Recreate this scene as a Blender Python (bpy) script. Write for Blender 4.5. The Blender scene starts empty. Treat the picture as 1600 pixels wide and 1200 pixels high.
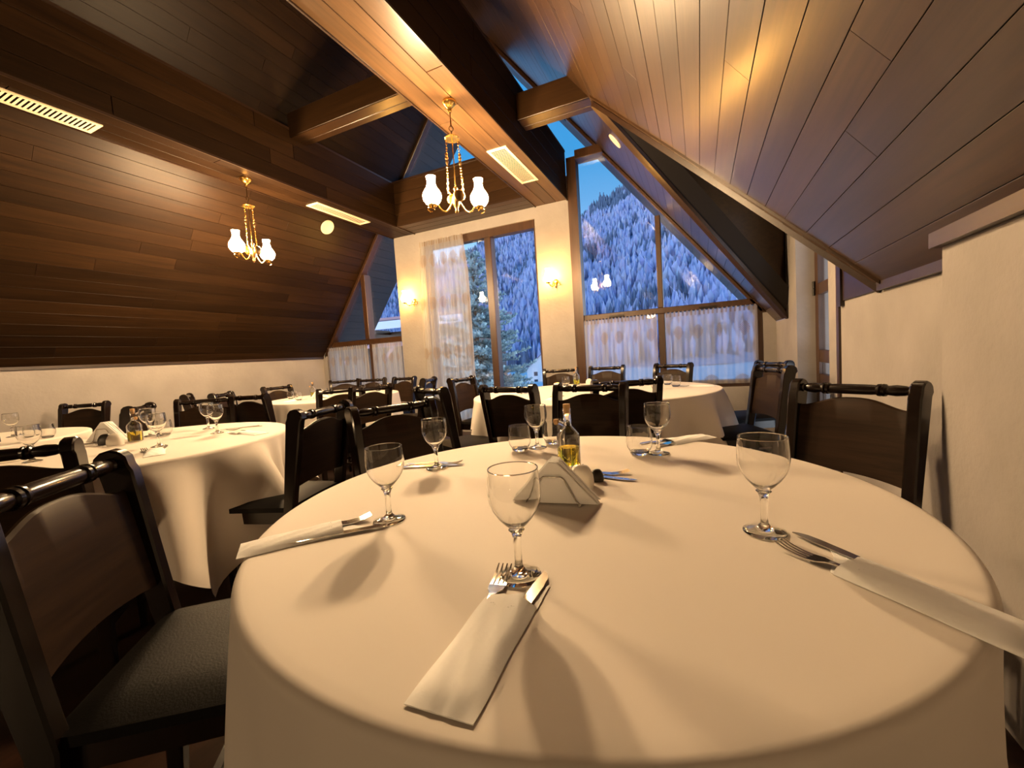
import bpy, bmesh, math, random
from mathutils import Vector, Matrix
random.seed(7)
C = bpy.context.scene.collection
SC = bpy.context.scene
PI = math.pi
# ------------------------------------------------------------------ camera, sky, exposure
D = 5.4                                   # window wall
cam_d = bpy.data.cameras.new('camera'); cam = bpy.data.objects.new('camera', cam_d); C.objects.link(cam)
SC.camera = cam
FPX = 648.07
cam_d.sensor_fit = 'HORIZONTAL'; cam_d.sensor_width = 36.0; cam_d.lens = FPX / 1600 * 36.0
cam_d.clip_start = 0.02; cam_d.clip_end = 3000
yaw, pit, rol = math.radians(24.52257), math.radians(-3.72818), math.radians(3.75718)
fwd = Vector((-math.sin(yaw) * math.cos(pit), math.cos(yaw) * math.cos(pit), math.sin(pit)))
rgt = Vector((math.cos(yaw), math.sin(yaw), 0)); dwn = fwd.cross(rgt)
r2 = math.cos(rol) * rgt + math.sin(rol) * dwn; d2 = -math.sin(rol) * rgt + math.cos(rol) * dwn
cam.matrix_world = Matrix(((r2.x, -d2.x, -fwd.x, 0), (r2.y, -d2.y, -fwd.y, 0), (r2.z, -d2.z, -fwd.z, 1.09), (0, 0, 0, 1)))
SKY_STRENGTH = 1.35; HORIZON = 3.2
LAMP_STRENGTH = 850.0
world = bpy.data.worlds.new('dusk sky'); SC.world = world; world.use_nodes = True
nt = world.node_tree; nt.nodes.clear()
tc = nt.nodes.new('ShaderNodeTexCoord'); sp = nt.nodes.new('ShaderNodeSeparateXYZ')
cr = nt.nodes.new('ShaderNodeValToRGB'); bg = nt.nodes.new('ShaderNodeBackground'); wo = nt.nodes.new('ShaderNodeOutputWorld')
nt.links.new(tc.outputs['Generated'], sp.inputs[0]); nt.links.new(sp.outputs['Z'], cr.inputs[0])
e = cr.color_ramp.elements
e[0].position = 0.0; e[0].color = (.88, .92, 1.0, 1)
e[1].position = 1.0; e[1].color = (.03, .25, .72, 1)
for p_, c_ in ((.10, (.80, .86, 1.0, 1)), (.27, (.19, .42, .76, 1)), (.42, (.048, .30, .66, 1))):
    k = e.new(p_); k.color = c_
nt.links.new(cr.outputs[0], bg.inputs[0]); 
mr = nt.nodes.new('ShaderNodeMapRange'); mr.interpolation_type = 'SMOOTHSTEP'      # the dusk sky is brightest along the horizon
mr.inputs['From Min'].default_value = 0.0; mr.inputs['From Max'].default_value = .34
mr.inputs['To Min'].default_value = SKY_STRENGTH * HORIZON; mr.inputs['To Max'].default_value = SKY_STRENGTH
nt.links.new(sp.outputs['Z'], mr.inputs['Value']); nt.links.new(mr.outputs[0], bg.inputs[1]); nt.links.new(bg.outputs[0], wo.inputs[0])
SC.view_settings.view_transform = 'Standard'; SC.view_settings.look = 'None'
SC.view_settings.exposure = 0.0; SC.view_settings.gamma = 1.0; SC.view_settings.use_curve_mapping = False
SC.cycles.use_denoising = True
SC.cycles.max_bounces = 12; SC.cycles.transparent_max_bounces = 24; SC.cycles.transmission_bounces = 10
SC.cycles.glossy_bounces = 5; SC.cycles.diffuse_bounces = 5
SC.cycles.sample_clamp_indirect = 60.0
SC.cycles.caustics_reflective = False

# ------------------------------------------------------------------ object helpers
def link(o, parent=None):
    C.objects.link(o)
    if parent is not None: o.parent = parent
    return o
def tag(o, label=None, cat=None, group=None, kind=None):
    if label: o['label'] = label
    if cat: o['category'] = cat
    if group: o['group'] = group
    if kind: o['kind'] = kind
    return o
def thing(name, label, cat, loc=(0, 0, 0), rz=0, group=None):
    o = bpy.data.objects.new(name, None); o.empty_display_size = .05; C.objects.link(o)
    o.location = loc; o.rotation_euler = (0, 0, rz)
    return tag(o, label, cat, group)
def dup(root, loc, rz, label=None, group=None):
    r = root.copy(); C.objects.link(r); r.location = loc; r.rotation_euler = (0, 0, rz)
    if label: r['label'] = label
    if group: r['group'] = group
    for ch in root.children:
        c = ch.copy(); C.objects.link(c); c.parent = r
        for g in ch.children:
            d = g.copy(); C.objects.link(d); d.parent = c
    return r

class MB:
    def __init__(s): s.v = []; s.f = []
    def add(s, vs, fs):
        n = len(s.v); s.v += [tuple(v) for v in vs]; s.f += [tuple(i + n for i in f) for f in fs]; return s
    def box(s, x0, x1, y0, y1, z0, z1):
        vs = [(x, y, z) for x in (x0, x1) for y in (y0, y1) for z in (z0, z1)]
        return s.add(vs, [(0, 1, 3, 2), (4, 6, 7, 5), (0, 4, 5, 1), (2, 3, 7, 6), (0, 2, 6, 4), (1, 5, 7, 3)])
    def prism(s, poly, off, ch=0.0):
        """poly: outer (seen) face; off: vector to the back face; ch: chamfer on the seen face"""
        P = [Vector(p) for p in poly]; off = Vector(off); n = len(P)
        if ch:
            u = off.normalized(); F = []
            for i in range(n):
                a = (P[i - 1] - P[i]).normalized(); b = (P[(i + 1) % n] - P[i]).normalized()
                bis = a + b; sn = max(.25, a.cross(b).length)
                F.append(P[i] + bis * (ch / sn))
            M_ = [p + u * ch for p in P]; B = [p + off for p in P]
            vs = F + M_ + B
            fs = [tuple(range(n))]
            for i in range(n):
                j = (i + 1) % n
                fs += [(i, n + i, n + j, j), (n + i, 2 * n + i, 2 * n + j, n + j)]
            fs.append(tuple(2 * n + i for i in reversed(range(n))))
        else:
            vs = P + [p + off for p in P]
            fs = [tuple(range(n)), tuple(n + i for i in reversed(range(n)))]
            for i in range(n):
                j = (i + 1) % n; fs.append((i, n + i, n + j, j))
        return s.add(vs, fs)
    def lathe(s, prof, seg=24, o=(0, 0, 0), axis='z', closed=False):
        n = len(prof); vs = []; fs = []
        for (r, h) in prof:
            for k in range(seg):
                a = 2 * PI * k / seg; c, d = r * math.cos(a), r * math.sin(a)
                if axis == 'z': v = (c, d, h)
                elif axis == 'x': v = (h, c, d)
                else: v = (c, h, d)
                vs.append((v[0] + o[0], v[1] + o[1], v[2] + o[2]))
        for i in range(n if closed else n - 1):
            i2 = (i + 1) % n
            for k in range(seg):
                k2 = (k + 1) % seg
                fs.append((i * seg + k, i * seg + k2, i2 * seg + k2, i2 * seg + k))
        if not closed:
            if prof[0][0] > 1e-6: fs.append(tuple(range(seg))[::-1])
            if prof[-1][0] > 1e-6: fs.append(tuple((n - 1) * seg + k for k in range(seg)))
        return s.add(vs, fs)
    def tube(s, pts, rad, seg=8, closed=False, flat=1.0):
        P = [Vector(p) for p in pts]; n = len(P); vs = []; fs = []
        up = Vector((0, 0, 1)); prev = None
        for i, p in enumerate(P):
            t = (P[(i + 1) % n] - P[i - 1]) if closed else (P[min(i + 1, n - 1)] - P[max(i - 1, 0)])
            t.normalize()
            a = prev - t * prev.dot(t) if prev is not None else (up.cross(t) if abs(t.z) < .95 else Vector((1, 0, 0)).cross(t).cross(t))
            a.normalize(); prev = a; b = t.cross(a)
            r = rad(i / (n - 1)) if callable(rad) else rad
            for k in range(seg):
                q = 2 * PI * k / seg
                vs.append(p + a * (r * math.cos(q)) + b * (r * flat * math.sin(q)))
        m = n if closed else n - 1
        for i in range(m):
            i2 = (i + 1) % n
            for k in range(seg):
                k2 = (k + 1) % seg; fs.append((i * seg + k, i * seg + k2, i2 * seg + k2, i2 * seg + k))
        if not closed: fs += [tuple(range(seg))[::-1], tuple((n - 1) * seg + k for k in range(seg))]
        return s.add(vs, fs)
    def xform(s, m):
        s.v = [tuple(m @ Vector(v)) for v in s.v]; return s
    def mesh(s, name, mat, smooth=None, attr=None):
        me = bpy.data.meshes.new(name); me.from_pydata(s.v, [], s.f)
        bm = bmesh.new(); bm.from_mesh(me); bmesh.ops.recalc_face_normals(bm, faces=bm.faces)
        if smooth is not None:
            lim = math.radians(smooth)
            for f in bm.faces: f.smooth = True
            for ed in bm.edges:
                ed.smooth = not (len(ed.link_faces) == 2 and ed.calc_face_angle(0) > lim)
        bm.to_mesh(me); bm.free()
        if attr is not None:
            at = me.attributes.new('motif', 'FLOAT', 'POINT'); at.data.foreach_set('value', attr)
        me.materials.append(mat); return me
    def build(s, name, mat, parent=None, smooth=None, attr=None):
        return link(bpy.data.objects.new(name, s.mesh(name, mat, smooth, attr)), parent)
def struct(mb, name, mat, parent=None, smooth=None):
    o = mb.build(name, mat, parent, smooth)
    if parent is None: o['kind'] = 'structure'
    return o

# ------------------------------------------------------------------ materials
def new_mat(name):
    m = bpy.data.materials.new(name); m.use_nodes = True
    nt = m.node_tree; return m, nt, nt.nodes['Principled BSDF']
def N(nt, t, **kw):
    n = nt.nodes.new(t)
    for k, v in kw.items(): setattr(n, k, v)
    return n
def coords(nt, scale, rand=True):
    tc = N(nt, 'ShaderNodeTexCoord'); mp = N(nt, 'ShaderNodeMapping'); mp.inputs['Scale'].default_value = scale
    nt.links.new(tc.outputs['Object'], mp.inputs['Vector'])
    if rand:
        oi = N(nt, 'ShaderNodeObjectInfo'); mu = N(nt, 'ShaderNodeVectorMath', operation='SCALE'); mu.inputs[0].default_value = (37, 53, 29)
        nt.links.new(oi.outputs['Random'], mu.inputs['Scale']); nt.links.new(mu.outputs[0], mp.inputs['Location'])
    return mp.outputs['Vector']
def wood(name, c0, c1, axis, rough=.36, var=.35, bump=.12, sc=1.0, coat=0.0, spec=.5, crough=.12):
    m, nt, b = new_mat(name)
    s = {'x': (1.6, 34, 34), 'y': (34, 1.6, 34), 'z': (34, 34, 1.6)}[axis]
    v = coords(nt, tuple(k * sc for k in s))
    n1 = N(nt, 'ShaderNodeTexNoise'); n1.inputs['Scale'].default_value = 1.0; n1.inputs['Detail'].default_value = 6; n1.inputs['Roughness'].default_value = .62; n1.inputs['Distortion'].default_value = .6
    nt.links.new(v, n1.inputs['Vector'])
    cr = N(nt, 'ShaderNodeValToRGB'); e = cr.color_ramp.elements; e[0].position = .3; e[0].color = (*c0, 1); e[1].position = .72; e[1].color = (*c1, 1)
    nt.links.new(n1.outputs['Fac'], cr.inputs[0])
    oi = N(nt, 'ShaderNodeObjectInfo'); mr = N(nt, 'ShaderNodeMapRange'); mr.inputs['To Min'].default_value = 1 - var; mr.inputs['To Max'].default_value = 1 + var
    nt.links.new(oi.outputs['Random'], mr.inputs['Value'])
    hs = N(nt, 'ShaderNodeHueSaturation'); nt.links.new(mr.outputs[0], hs.inputs['Value']); nt.links.new(cr.outputs[0], hs.inputs['Color'])
    nt.links.new(hs.outputs[0], b.inputs['Base Color'])
    b.inputs['Roughness'].default_value = rough; b.inputs['Specular IOR Level'].default_value = spec; b.inputs['Coat Weight'].default_value = coat; b.inputs['Coat Roughness'].default_value = crough
    bp = N(nt, 'ShaderNodeBump'); bp.inputs['Strength'].default_value = bump; bp.inputs['Distance'].default_value = .004
    nt.links.new(n1.outputs['Fac'], bp.inputs['Height']); nt.links.new(bp.outputs[0], b.inputs['Normal'])
    return m
def plain(name, col, rough=.5, metal=0.0, noise=0.0, nscale=6, bump=0.0, bscale=60, **kw):
    m, nt, b = new_mat(name)
    b.inputs['Base Color'].default_value = (*col, 1); b.inputs['Roughness'].default_value = rough; b.inputs['Metallic'].default_value = metal
    for k, v in kw.items(): b.inputs[k.replace('_', ' ')].default_value = v
    if noise:
        v = coords(nt, (1, 1, 1)); n1 = N(nt, 'ShaderNodeTexNoise'); n1.inputs['Scale'].default_value = nscale; n1.inputs['Detail'].default_value = 5
        nt.links.new(v, n1.inputs['Vector'])
        cr = N(nt, 'ShaderNodeValToRGB'); e = cr.color_ramp.elements; e[0].position = .3; e[1].position = .7
        e[0].color = (*[c * (1 - noise) for c in col], 1); e[1].color = (*[min(1, c * (1 + noise)) for c in col], 1)
        nt.links.new(n1.outputs['Fac'], cr.inputs[0]); nt.links.new(cr.outputs[0], b.inputs['Base Color'])
    if bump:
        v = coords(nt, (1, 1, 1)); n2 = N(nt, 'ShaderNodeTexNoise'); n2.inputs['Scale'].default_value = bscale; n2.inputs['Detail'].default_value = 4
        nt.links.new(v, n2.inputs['Vector']); bp = N(nt, 'ShaderNodeBump'); bp.inputs['Strength'].default_value = bump; bp.inputs['Distance'].default_value = .01
        nt.links.new(n2.outputs['Fac'], bp.inputs['Height']); nt.links.new(bp.outputs[0], b.inputs['Normal'])
    return m
def thin_glass(name, tint=(1, 1, 1), f0=.04, rough=0.0, edge=None):
    m = bpy.data.materials.new(name); m.use_nodes = True; nt = m.node_tree; nt.nodes.clear()
    o = N(nt, 'ShaderNodeOutputMaterial'); mx = N(nt, 'ShaderNodeMixShader'); t = N(nt, 'ShaderNodeBsdfTransparent'); g = N(nt, 'ShaderNodeBsdfGlossy')
    lw = N(nt, 'ShaderNodeLayerWeight'); lw.inputs['Blend'].default_value = .5
    pw = N(nt, 'ShaderNodeMath', operation='POWER'); pw.inputs[1].default_value = 5.0
    ma = N(nt, 'ShaderNodeMath', operation='MULTIPLY_ADD'); ma.inputs[1].default_value = 1 - f0; ma.inputs[2].default_value = f0
    t.inputs[0].default_value = (*tint, 1); g.inputs['Roughness'].default_value = rough
    if edge:                                         # the wall seen edge-on is a longer way through the glass
        p2 = N(nt, 'ShaderNodeMath', operation='POWER'); p2.inputs[1].default_value = 4.0; mc = N(nt, 'ShaderNodeMix', data_type='RGBA')
        mc.inputs[6].default_value = (*tint, 1); mc.inputs[7].default_value = (*edge, 1)
        nt.links.new(lw.outputs['Facing'], p2.inputs[0]); nt.links.new(p2.outputs[0], mc.inputs[0]); nt.links.new(mc.outputs[2], t.inputs[0])
    nt.links.new(lw.outputs['Facing'], pw.inputs[0]); nt.links.new(pw.outputs[0], ma.inputs[0])
    nt.links.new(ma.outputs[0], mx.inputs[0]); nt.links.new(t.outputs[0], mx.inputs[1]); nt.links.new(g.outputs[0], mx.inputs[2]); nt.links.new(mx.outputs[0], o.inputs[0])
    return m
def solid_glass(name, col=(1, 1, 1), ior=1.48):
    m = bpy.data.materials.new(name); m.use_nodes = True; nt = m.node_tree; nt.nodes.clear()
    o = N(nt, 'ShaderNodeOutputMaterial'); g = N(nt, 'ShaderNodeBsdfGlass'); g.inputs['Color'].default_value = (*col, 1); g.inputs['IOR'].default_value = ior; g.inputs['Roughness'].default_value = 0
    nt.links.new(g.outputs[0], o.inputs[0]); return m
def emit(name, col, s):
    m = bpy.data.materials.new(name); m.use_nodes = True; nt = m.node_tree; nt.nodes.clear()
    o = N(nt, 'ShaderNodeOutputMaterial'); g = N(nt, 'ShaderNodeEmission'); g.inputs[0].default_value = (*col, 1); g.inputs[1].default_value = s
    nt.links.new(g.outputs[0], o.inputs[0]); return m
def sheer(name):
    m = bpy.data.materials.new(name); m.use_nodes = True; nt = m.node_tree; nt.nodes.clear()
    o = N(nt, 'ShaderNodeOutputMaterial'); mx = N(nt, 'ShaderNodeMixShader'); t = N(nt, 'ShaderNodeBsdfTransparent')
    m2 = N(nt, 'ShaderNodeMixShader'); d = N(nt, 'ShaderNodeBsdfDiffuse'); tl = N(nt, 'ShaderNodeBsdfTranslucent'); m2.inputs[0].default_value = .5
    at = N(nt, 'ShaderNodeAttribute', attribute_name='motif'); nz = N(nt, 'ShaderNodeTexNoise'); nz.inputs['Scale'].default_value = 130
    mc = N(nt, 'ShaderNodeMix', data_type='RGBA'); mc.inputs[6].default_value = (.86, .86, .86, 1); mc.inputs[7].default_value = (.32, .22, .12, 1)
    nt.links.new(at.outputs['Fac'], mc.inputs[0])
    for s_ in (d, tl): nt.links.new(mc.outputs[2], s_.inputs['Color'])
    nt.links.new(d.outputs[0], m2.inputs[1]); nt.links.new(tl.outputs[0], m2.inputs[2])
    ma = N(nt, 'ShaderNodeMath', operation='MULTIPLY_ADD'); ma.inputs[1].default_value = .48; ma.inputs[2].default_value = .42
    nt.links.new(at.outputs['Fac'], ma.inputs[0]); nt.links.new(ma.outputs[0], mx.inputs[0])
    nt.links.new(t.outputs[0], mx.inputs[1]); nt.links.new(m2.outputs[0], mx.inputs[2]); nt.links.new(mx.outputs[0], o.inputs[0])
    return m
def vcol(name, rough=.9):
    m, nt, b = new_mat(name); a = N(nt, 'ShaderNodeVertexColor', layer_name='Col'); nt.links.new(a.outputs[0], b.inputs['Base Color']); b.inputs['Roughness'].default_value = rough
    return m

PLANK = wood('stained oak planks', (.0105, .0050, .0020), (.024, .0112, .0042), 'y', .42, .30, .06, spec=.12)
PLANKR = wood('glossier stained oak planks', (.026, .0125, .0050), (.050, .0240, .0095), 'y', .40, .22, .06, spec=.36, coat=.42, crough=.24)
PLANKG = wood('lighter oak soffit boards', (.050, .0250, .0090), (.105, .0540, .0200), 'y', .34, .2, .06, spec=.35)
PLANKX = wood('stained oak boards across', (.018, .0085, .0034), (.038, .0180, .0068), 'x', .30, .2, .06, spec=.4)
CORE = plain('dark gap behind planks', (.006, .003, .002), .9)
SOFFIT = wood('eave boards', (.016, .014, .015), (.026, .023, .025), 'y', .5, .2)
TRIM = wood('stained oak trim', (.016, .0075, .0038), (.034, .0155, .0072), 'y', .34, .15)
FRAME = wood('window frame wood', (.034, .015, .0062), (.066, .029, .0125), 'z', .38, .12)
PLASTER = plain('cream rough plaster', (.31, .285, .27), .85, noise=.13, nscale=2.2, bump=.35, bscale=26)
FLOOR = wood('dark floor boards', (.014, .006, .003), (.03, .012, .006), 'y', .4, .3)
CHAIRW = wood('near-black stained beech', (.006, .0032, .0022), (.012, .006, .0036), 'z', .24, .2, .05, coat=.15, spec=.4)
PANELW = wood('dark oak veneer', (.014, .0072, .0040), (.032, .017, .009), 'x', .45, .2, .06, spec=.15)
LEATHER = plain('black leather', (.005, .0044, .0042), .55, bump=.12, bscale=220, Specular_IOR_Level=.12)
CLOTH = plain('cream satin cloth', (.80, .74, .675), .62, bump=.10, bscale=5.0, Sheen_Weight=.02, Specular_IOR_Level=.16)
PAPER = plain('white paper napkin', (.96, .96, .95), .85, bump=.06, bscale=160)
STEEL = plain('polished cutlery steel', (.62, .60, .56), .13, 1.0)
CHROME = plain('steel wire', (.55, .52, .47), .2, 1.0)
BRASS = plain('polished brass', (.85, .52, .14), .24, 1.0)
OLDBRASS = plain('dark aged brass', (.22, .13, .05), .32, 1.0)
SHADE = emit('glowing opal glass', (1.0, .66, .34), LAMP_STRENGTH)
SHADE2 = emit('dimmer glowing opal glass', (1.0, .47, .09), LAMP_STRENGTH * .30)
WINGLASS = thin_glass('window glass', (.97, .98, .98), .05)
BOWLGLASS = solid_glass('thin drinking glass', (.99, .99, .985), 1.45)
STEMGLASS = solid_glass('solid glass', (1, 1, .99))
OIL = solid_glass('olive oil', (1.0, .90, .20), 1.40)
CORK = plain('cork', (.50, .30, .13), .8, noise=.25, nscale=90)
CERAMIC = plain('white glazed ceramic', (.80, .76, .68), .3)
DARKCER = plain('dark pepper pot', (.03, .025, .02), .4)
VENT = plain('cream painted metal', (.80, .70, .50), .5)
SHEER = sheer('sheer voile')
IRON = plain('black iron', (.02, .018, .016), .45, .6)
SNOW = plain('snow', (.80, .82, .86), .9, noise=.06, nscale=.08)
HILLM = plain('haze-tinted frosted hillside', (.33, .40, .56), .95, noise=.3, nscale=.03)  # blue distance haze is mixed into the frosty base colour
FOREST = vcol('haze-tinted frosted woodland')  # its vertex colours carry the distance haze as well as frost
NEEDLE = vcol('frosted spruce needles')
BARK = plain('bark', (.10, .07, .05), .9)
HOUSEW = plain('white render', (.80, .80, .82), .9)
HOUSER = plain('purple grey tiles', (.24, .17, .22), .8)
DARKGLASS = plain('dark far pane', (.05, .06, .08), .1)

# ------------------------------------------------------------------ room shell
XL, XR = -6.14, .777
KZ = 1.29
sL, sR = 1.349, 1.275
def zl(x): return 3.222 + sL * (x + 4.708)
def zr(x): return 3.546 - sR * (x + .992)
XA = ((3.546 - sR * .992) - (3.222 + sL * 4.708)) / (sL + sR); ZA = zl(XA)
YN, YE = -8.0, 6.36
SZ = 3.08; GT = 3.69            # soffit and girder top
T = (-.757, 3.777); W = (XR, 2.48); B_ = (XR, 4.74)
nL = Vector((-sL, 0, 1)).normalized(); nR = Vector((sR, 0, 1)).normalized()

struct(MB().box(XL - .2, XR + .4, YN - .1, D + .3, -.12, 0), 'floor', FLOOR)
# knee walls
struct(MB().prism([(XL, YN, 0), (XL, D, 0), (XL, D, KZ), (XL, YN, KZ)], (-.2, 0, 0)), 'wall_left', PLASTER)
wr = MB()
wr.box(XR - .055, XR + .25, YN, 1.82, 0, KZ + .07)
wr.box(XR, XR + .25, 1.82, 3.09, 0, KZ)
wr.box(XR, XR + .133, 3.09, 3.36, 0, 3.1)
wr.box(XR, XR + .25, 4.34, 4.74, 0, 2.7)
wr.box(XR, XR + .25, 4.74, D + .3, 0, KZ)
wr.box(XR + .09, XR + .25, 3.36, 4.34, 2.32, 3.2)
struct(wr, 'wall_right', PLASTER)
struct(MB().prism([(XL, YN, 0), (XR, YN, 0), (XR, YN, KZ), (XA, YN, ZA), (XL, YN, KZ)], (0, -.15, 0)), 'wall_front', PLANKX)
# window wall
wb = MB(); x0, x1 = -4.357, -1.497
TW0, TW1, TWB, TWT = -3.82, -1.972, .08, 2.93
wb.box(x0, TW0, D, D + .28, 0, SZ + .3); wb.box(TW1, x1, D, D + .28, 0, SZ + .3)
wb.box(TW0, TW1, D, D + .28, TWT, SZ + .3); wb.box(TW0, TW1, D, D + .28, 0, TWB)
wb.box(XL, x0, D, D + .28, 0, .60); wb.box(x1, XR, D, D + .28, 0, .58)
wb.box(XL, -6.06, D, D + .28, .6, 1.38); wb.box(.655, XR, D, D + .28, .58, 1.40)
struct(wb, 'wall_back', PLASTER)

# ------------------------------------------------------------------ sloped plank ceilings
def slope_pt(side, x, y):
    return Vector((x, y, zl(x) if side == 'L' else zr(x)))
def core(name, polys, side):
    mb = MB(); n = nL if side == 'L' else nR
    for poly in polys: mb.prism([slope_pt(side, x, y) + n * .014 for x, y in poly], n * .16)
    return struct(mb, name, CORE)
cl = core('ceiling_left', [[(XL - .05, YN), (XL - .05, YE), (XA, YE), (XA, YN)]], 'L')
cr_ = core('ceiling_right', [[(T[0], YN), (T[0], YE), (XA, YE), (XA, YN)], [(T[0], YN), W[:2], (W[0], YN)][::1], [(T[0], YN), (T[0], T[1]), W], [(T[0], T[1]), (T[0], YE), (W[0], YE), B_]], 'R')
def plank(side, xa, xb, pts_y, parent, mat):
    """pts_y: (ya at xa, ya at xb, yb at xb, yb at xa)"""
    n = nL if side == 'L' else nR; g = .0007
    poly = [slope_pt(side, xa + g, pts_y[0] + g), slope_pt(side, xb - g, pts_y[1] + g), slope_pt(side, xb - g, pts_y[2] - g), slope_pt(side, xa + g, pts_y[3] - g)]
    j = random.uniform(-.0006, .0006)
    poly = [p + n * j for p in poly]
    MB().prism(poly, n * .014, .0010).build('plank', mat, parent)
DX = .0795
def cuts(a, b, lo=1.5, hi=2.9):
    r = []; y = a + random.uniform(.4, hi)
    while y < b - .5: r.append(y); y += random.uniform(lo, hi)
    return r
x = XL
while x < XA - .01:                                  # left slope, eave upwards
    xb = min(x + .0765, XA)
    ys = [.3] + cuts(.3, D) + [D]
    for a, b in zip(ys[:-1], ys[1:]): plank('L', x, xb, (a, a, b, b), cl, PLANK)
    plank('L', x, xb, (D + .07, D + .07, YE, YE), cl, SOFFIT)
    x = xb
def edgeY(p, q, x): return p[1] + (q[1] - p[1]) * (x - p[0]) / (q[0] - p[0])
x = XA
while x < XR - .01:                                  # right slope, ridge downwards
    xb = min(x + DX, XR)
    if x < T[0] < xb: xb = T[0]
    if xb <= T[0] + 1e-6:
        ys = [.2] + cuts(.2, D) + [D]
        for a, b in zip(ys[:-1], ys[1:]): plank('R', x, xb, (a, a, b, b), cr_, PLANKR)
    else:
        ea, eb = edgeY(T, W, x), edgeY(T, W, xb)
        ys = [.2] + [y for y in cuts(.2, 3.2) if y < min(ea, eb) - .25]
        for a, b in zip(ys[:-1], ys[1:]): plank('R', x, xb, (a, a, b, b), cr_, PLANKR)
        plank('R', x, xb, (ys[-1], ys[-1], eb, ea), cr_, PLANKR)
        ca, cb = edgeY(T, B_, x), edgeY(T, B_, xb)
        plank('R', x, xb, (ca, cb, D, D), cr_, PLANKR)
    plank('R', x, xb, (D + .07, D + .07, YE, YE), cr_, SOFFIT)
    x = xb

def strip(p, q, w, t, up=(0, 0, 1)):
    """a bar of width w (across, horizontal) and thickness t from p to q"""
    p, q = Vector(p), Vector(q); d = (q - p).normalized(); a = d.cross(Vector(up)).normalized(); u = a.cross(d)
    c = [p + a * (w / 2) * i + u * (t / 2) * j for i, j in ((-1, -1), (1, -1), (1, 1), (-1, 1))]
    return MB().prism(c, q - p, .004)
# dormer around the door: cheeks, lid, trims
ox, oy = .003, -.006
struct(MB().prism([(T[0] + ox, T[1] + oy, zr(T[0])), (B_[0] + .01 + ox, B_[1] + oy, zr(XR)), (B_[0] + .01 + ox, B_[1] + oy, 3.4), (T[0] + ox, T[1] + oy, 3.4)], (-.05, .07, 0)), 'trim_1', PLANKX)
struct(MB().prism([(T[0], T[1], zr(T[0]) + .02), (W[0], W[1], zr(XR) + .02), (W[0] + .3, W[1], 3.4), (T[0], T[1], 3.4)], (-.03, -.06, 0)), 'trim_2', PLANKX)
struct(MB().prism([(T[0], T[1], 3.3), (XR + .4, 2.3, 3.3), (XR + .4, 4.9, 3.3)], (0, 0, .1)), 'ceiling_dormer', PLANKX)
struct(strip((T[0] - .01, T[1] + .02, zr(T[0]) - .002), (W[0] + .01, W[1] + .02, zr(XR) - .002), .05, .035), 'trim_3', TRIM)
struct(strip((T[0], T[1] + .005, zr(T[0]) + .005), (B_[0], B_[1] - .01, zr(XR) + .0), .03, .03), 'trim_4', TRIM)
struct(MB().box(XR - .012, XR + .05, 4.70, 4.79, KZ, 2.7), 'trim_5', TRIM)
struct(MB().box(XR - .012, XR + .08, 2.40, 3.02, KZ - .0, 2.5), 'trim_6', PLANKX)
struct(MB().box(XR - .022, XR + .08, 3.025, 3.085, KZ - .03, 2.5), 'trim_7', TRIM)
# foot of the slopes
struct(MB().box(XR - .025, XR + .02, 1.82, 2.47, KZ - .005, KZ + .045), 'trim_8', TRIM)
struct(MB().box(XR - .085, XR - .02, YN, 1.83, KZ + .062, KZ + .115), 'trim_9', TRIM)
struct(MB().box(XL - .01, XL + .02, YN, D, KZ - .012, KZ + .02), 'trim_10', TRIM)

# ------------------------------------------------------------------ boxed girders, front beam, collar beams
def girder(xa, xb, face_right):
    o = struct(MB().box(xa + .018, xb - .018, YN, D, SZ + .018, GT - .01), 'ceiling_beam', CORE)
    w = (xb - xa) / 3
    for i in range(3):                               # soffit boards
        a, b = xa + w * i, xa + w * (i + 1)
        ys = [.2] + cuts(.2, D, 1.2, 2.4) + [D - .001]
        for p, q in zip(ys[:-1], ys[1:]):
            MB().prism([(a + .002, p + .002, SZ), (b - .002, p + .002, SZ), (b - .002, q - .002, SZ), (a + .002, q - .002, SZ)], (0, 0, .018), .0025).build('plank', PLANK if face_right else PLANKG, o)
    h = (GT - SZ) / 4
    for X, off in ((xa, .018), (xb, -.018)):
        for i in range(4):
            a, b = SZ + h * i, SZ + h * (i + 1)
            ys = [.2] + cuts(.2, D, 1.8, 3.0) + [D - .001]
            for p, q in zip(ys[:-1], ys[1:]):
                MB().prism([(X, p + .002, a + .002), (X, q - .002, a + .002), (X, q - .002, b - .002), (X, p + .002, b - .002)], (off, 0, 0), .0025).build('plank', PLANK, o)
    for X in (xa, xb):
        MB().box(X - .006, X + .006, .2, D - .001, SZ - .012, SZ + .006).build('edge_bead', TRIM, o)
    MB().box(xa - .004, xb + .004, YN, D, GT - .012, GT + .012).build('cap_board', TRIM, o)
    return o
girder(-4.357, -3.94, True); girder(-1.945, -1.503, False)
fb = struct(MB().box(-3.938, -1.947, 4.985, D, SZ + .018, GT - .01), 'ceiling_beam', CORE)
for i in range(4):
    h = (GT - SZ) / 4
    MB().prism([(-3.936, 4.967, SZ + h * i + .002), (-1.949, 4.967, SZ + h * i + .002), (-1.949, 4.967, SZ + h * (i + 1) - .002), (-3.936, 4.967, SZ + h * (i + 1) - .002)], (0, .018, 0), .0025).build('plank', PLANKX, fb)
for i in range(3):
    a, b = 4.967 + .1443 * i, 4.967 + .1443 * (i + 1)
    MB().prism([(-3.936, a + .002, SZ), (-1.949, a + .002, SZ), (-1.949, b - .002, SZ), (-3.936, b - .002, SZ)], (0, 0, .018), .0025).build('plank', PLANKX, fb)
MB().box(-3.936, -1.949, 4.962, 4.974, SZ - .012, SZ + .006).build('edge_bead', TRIM, fb)
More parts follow.
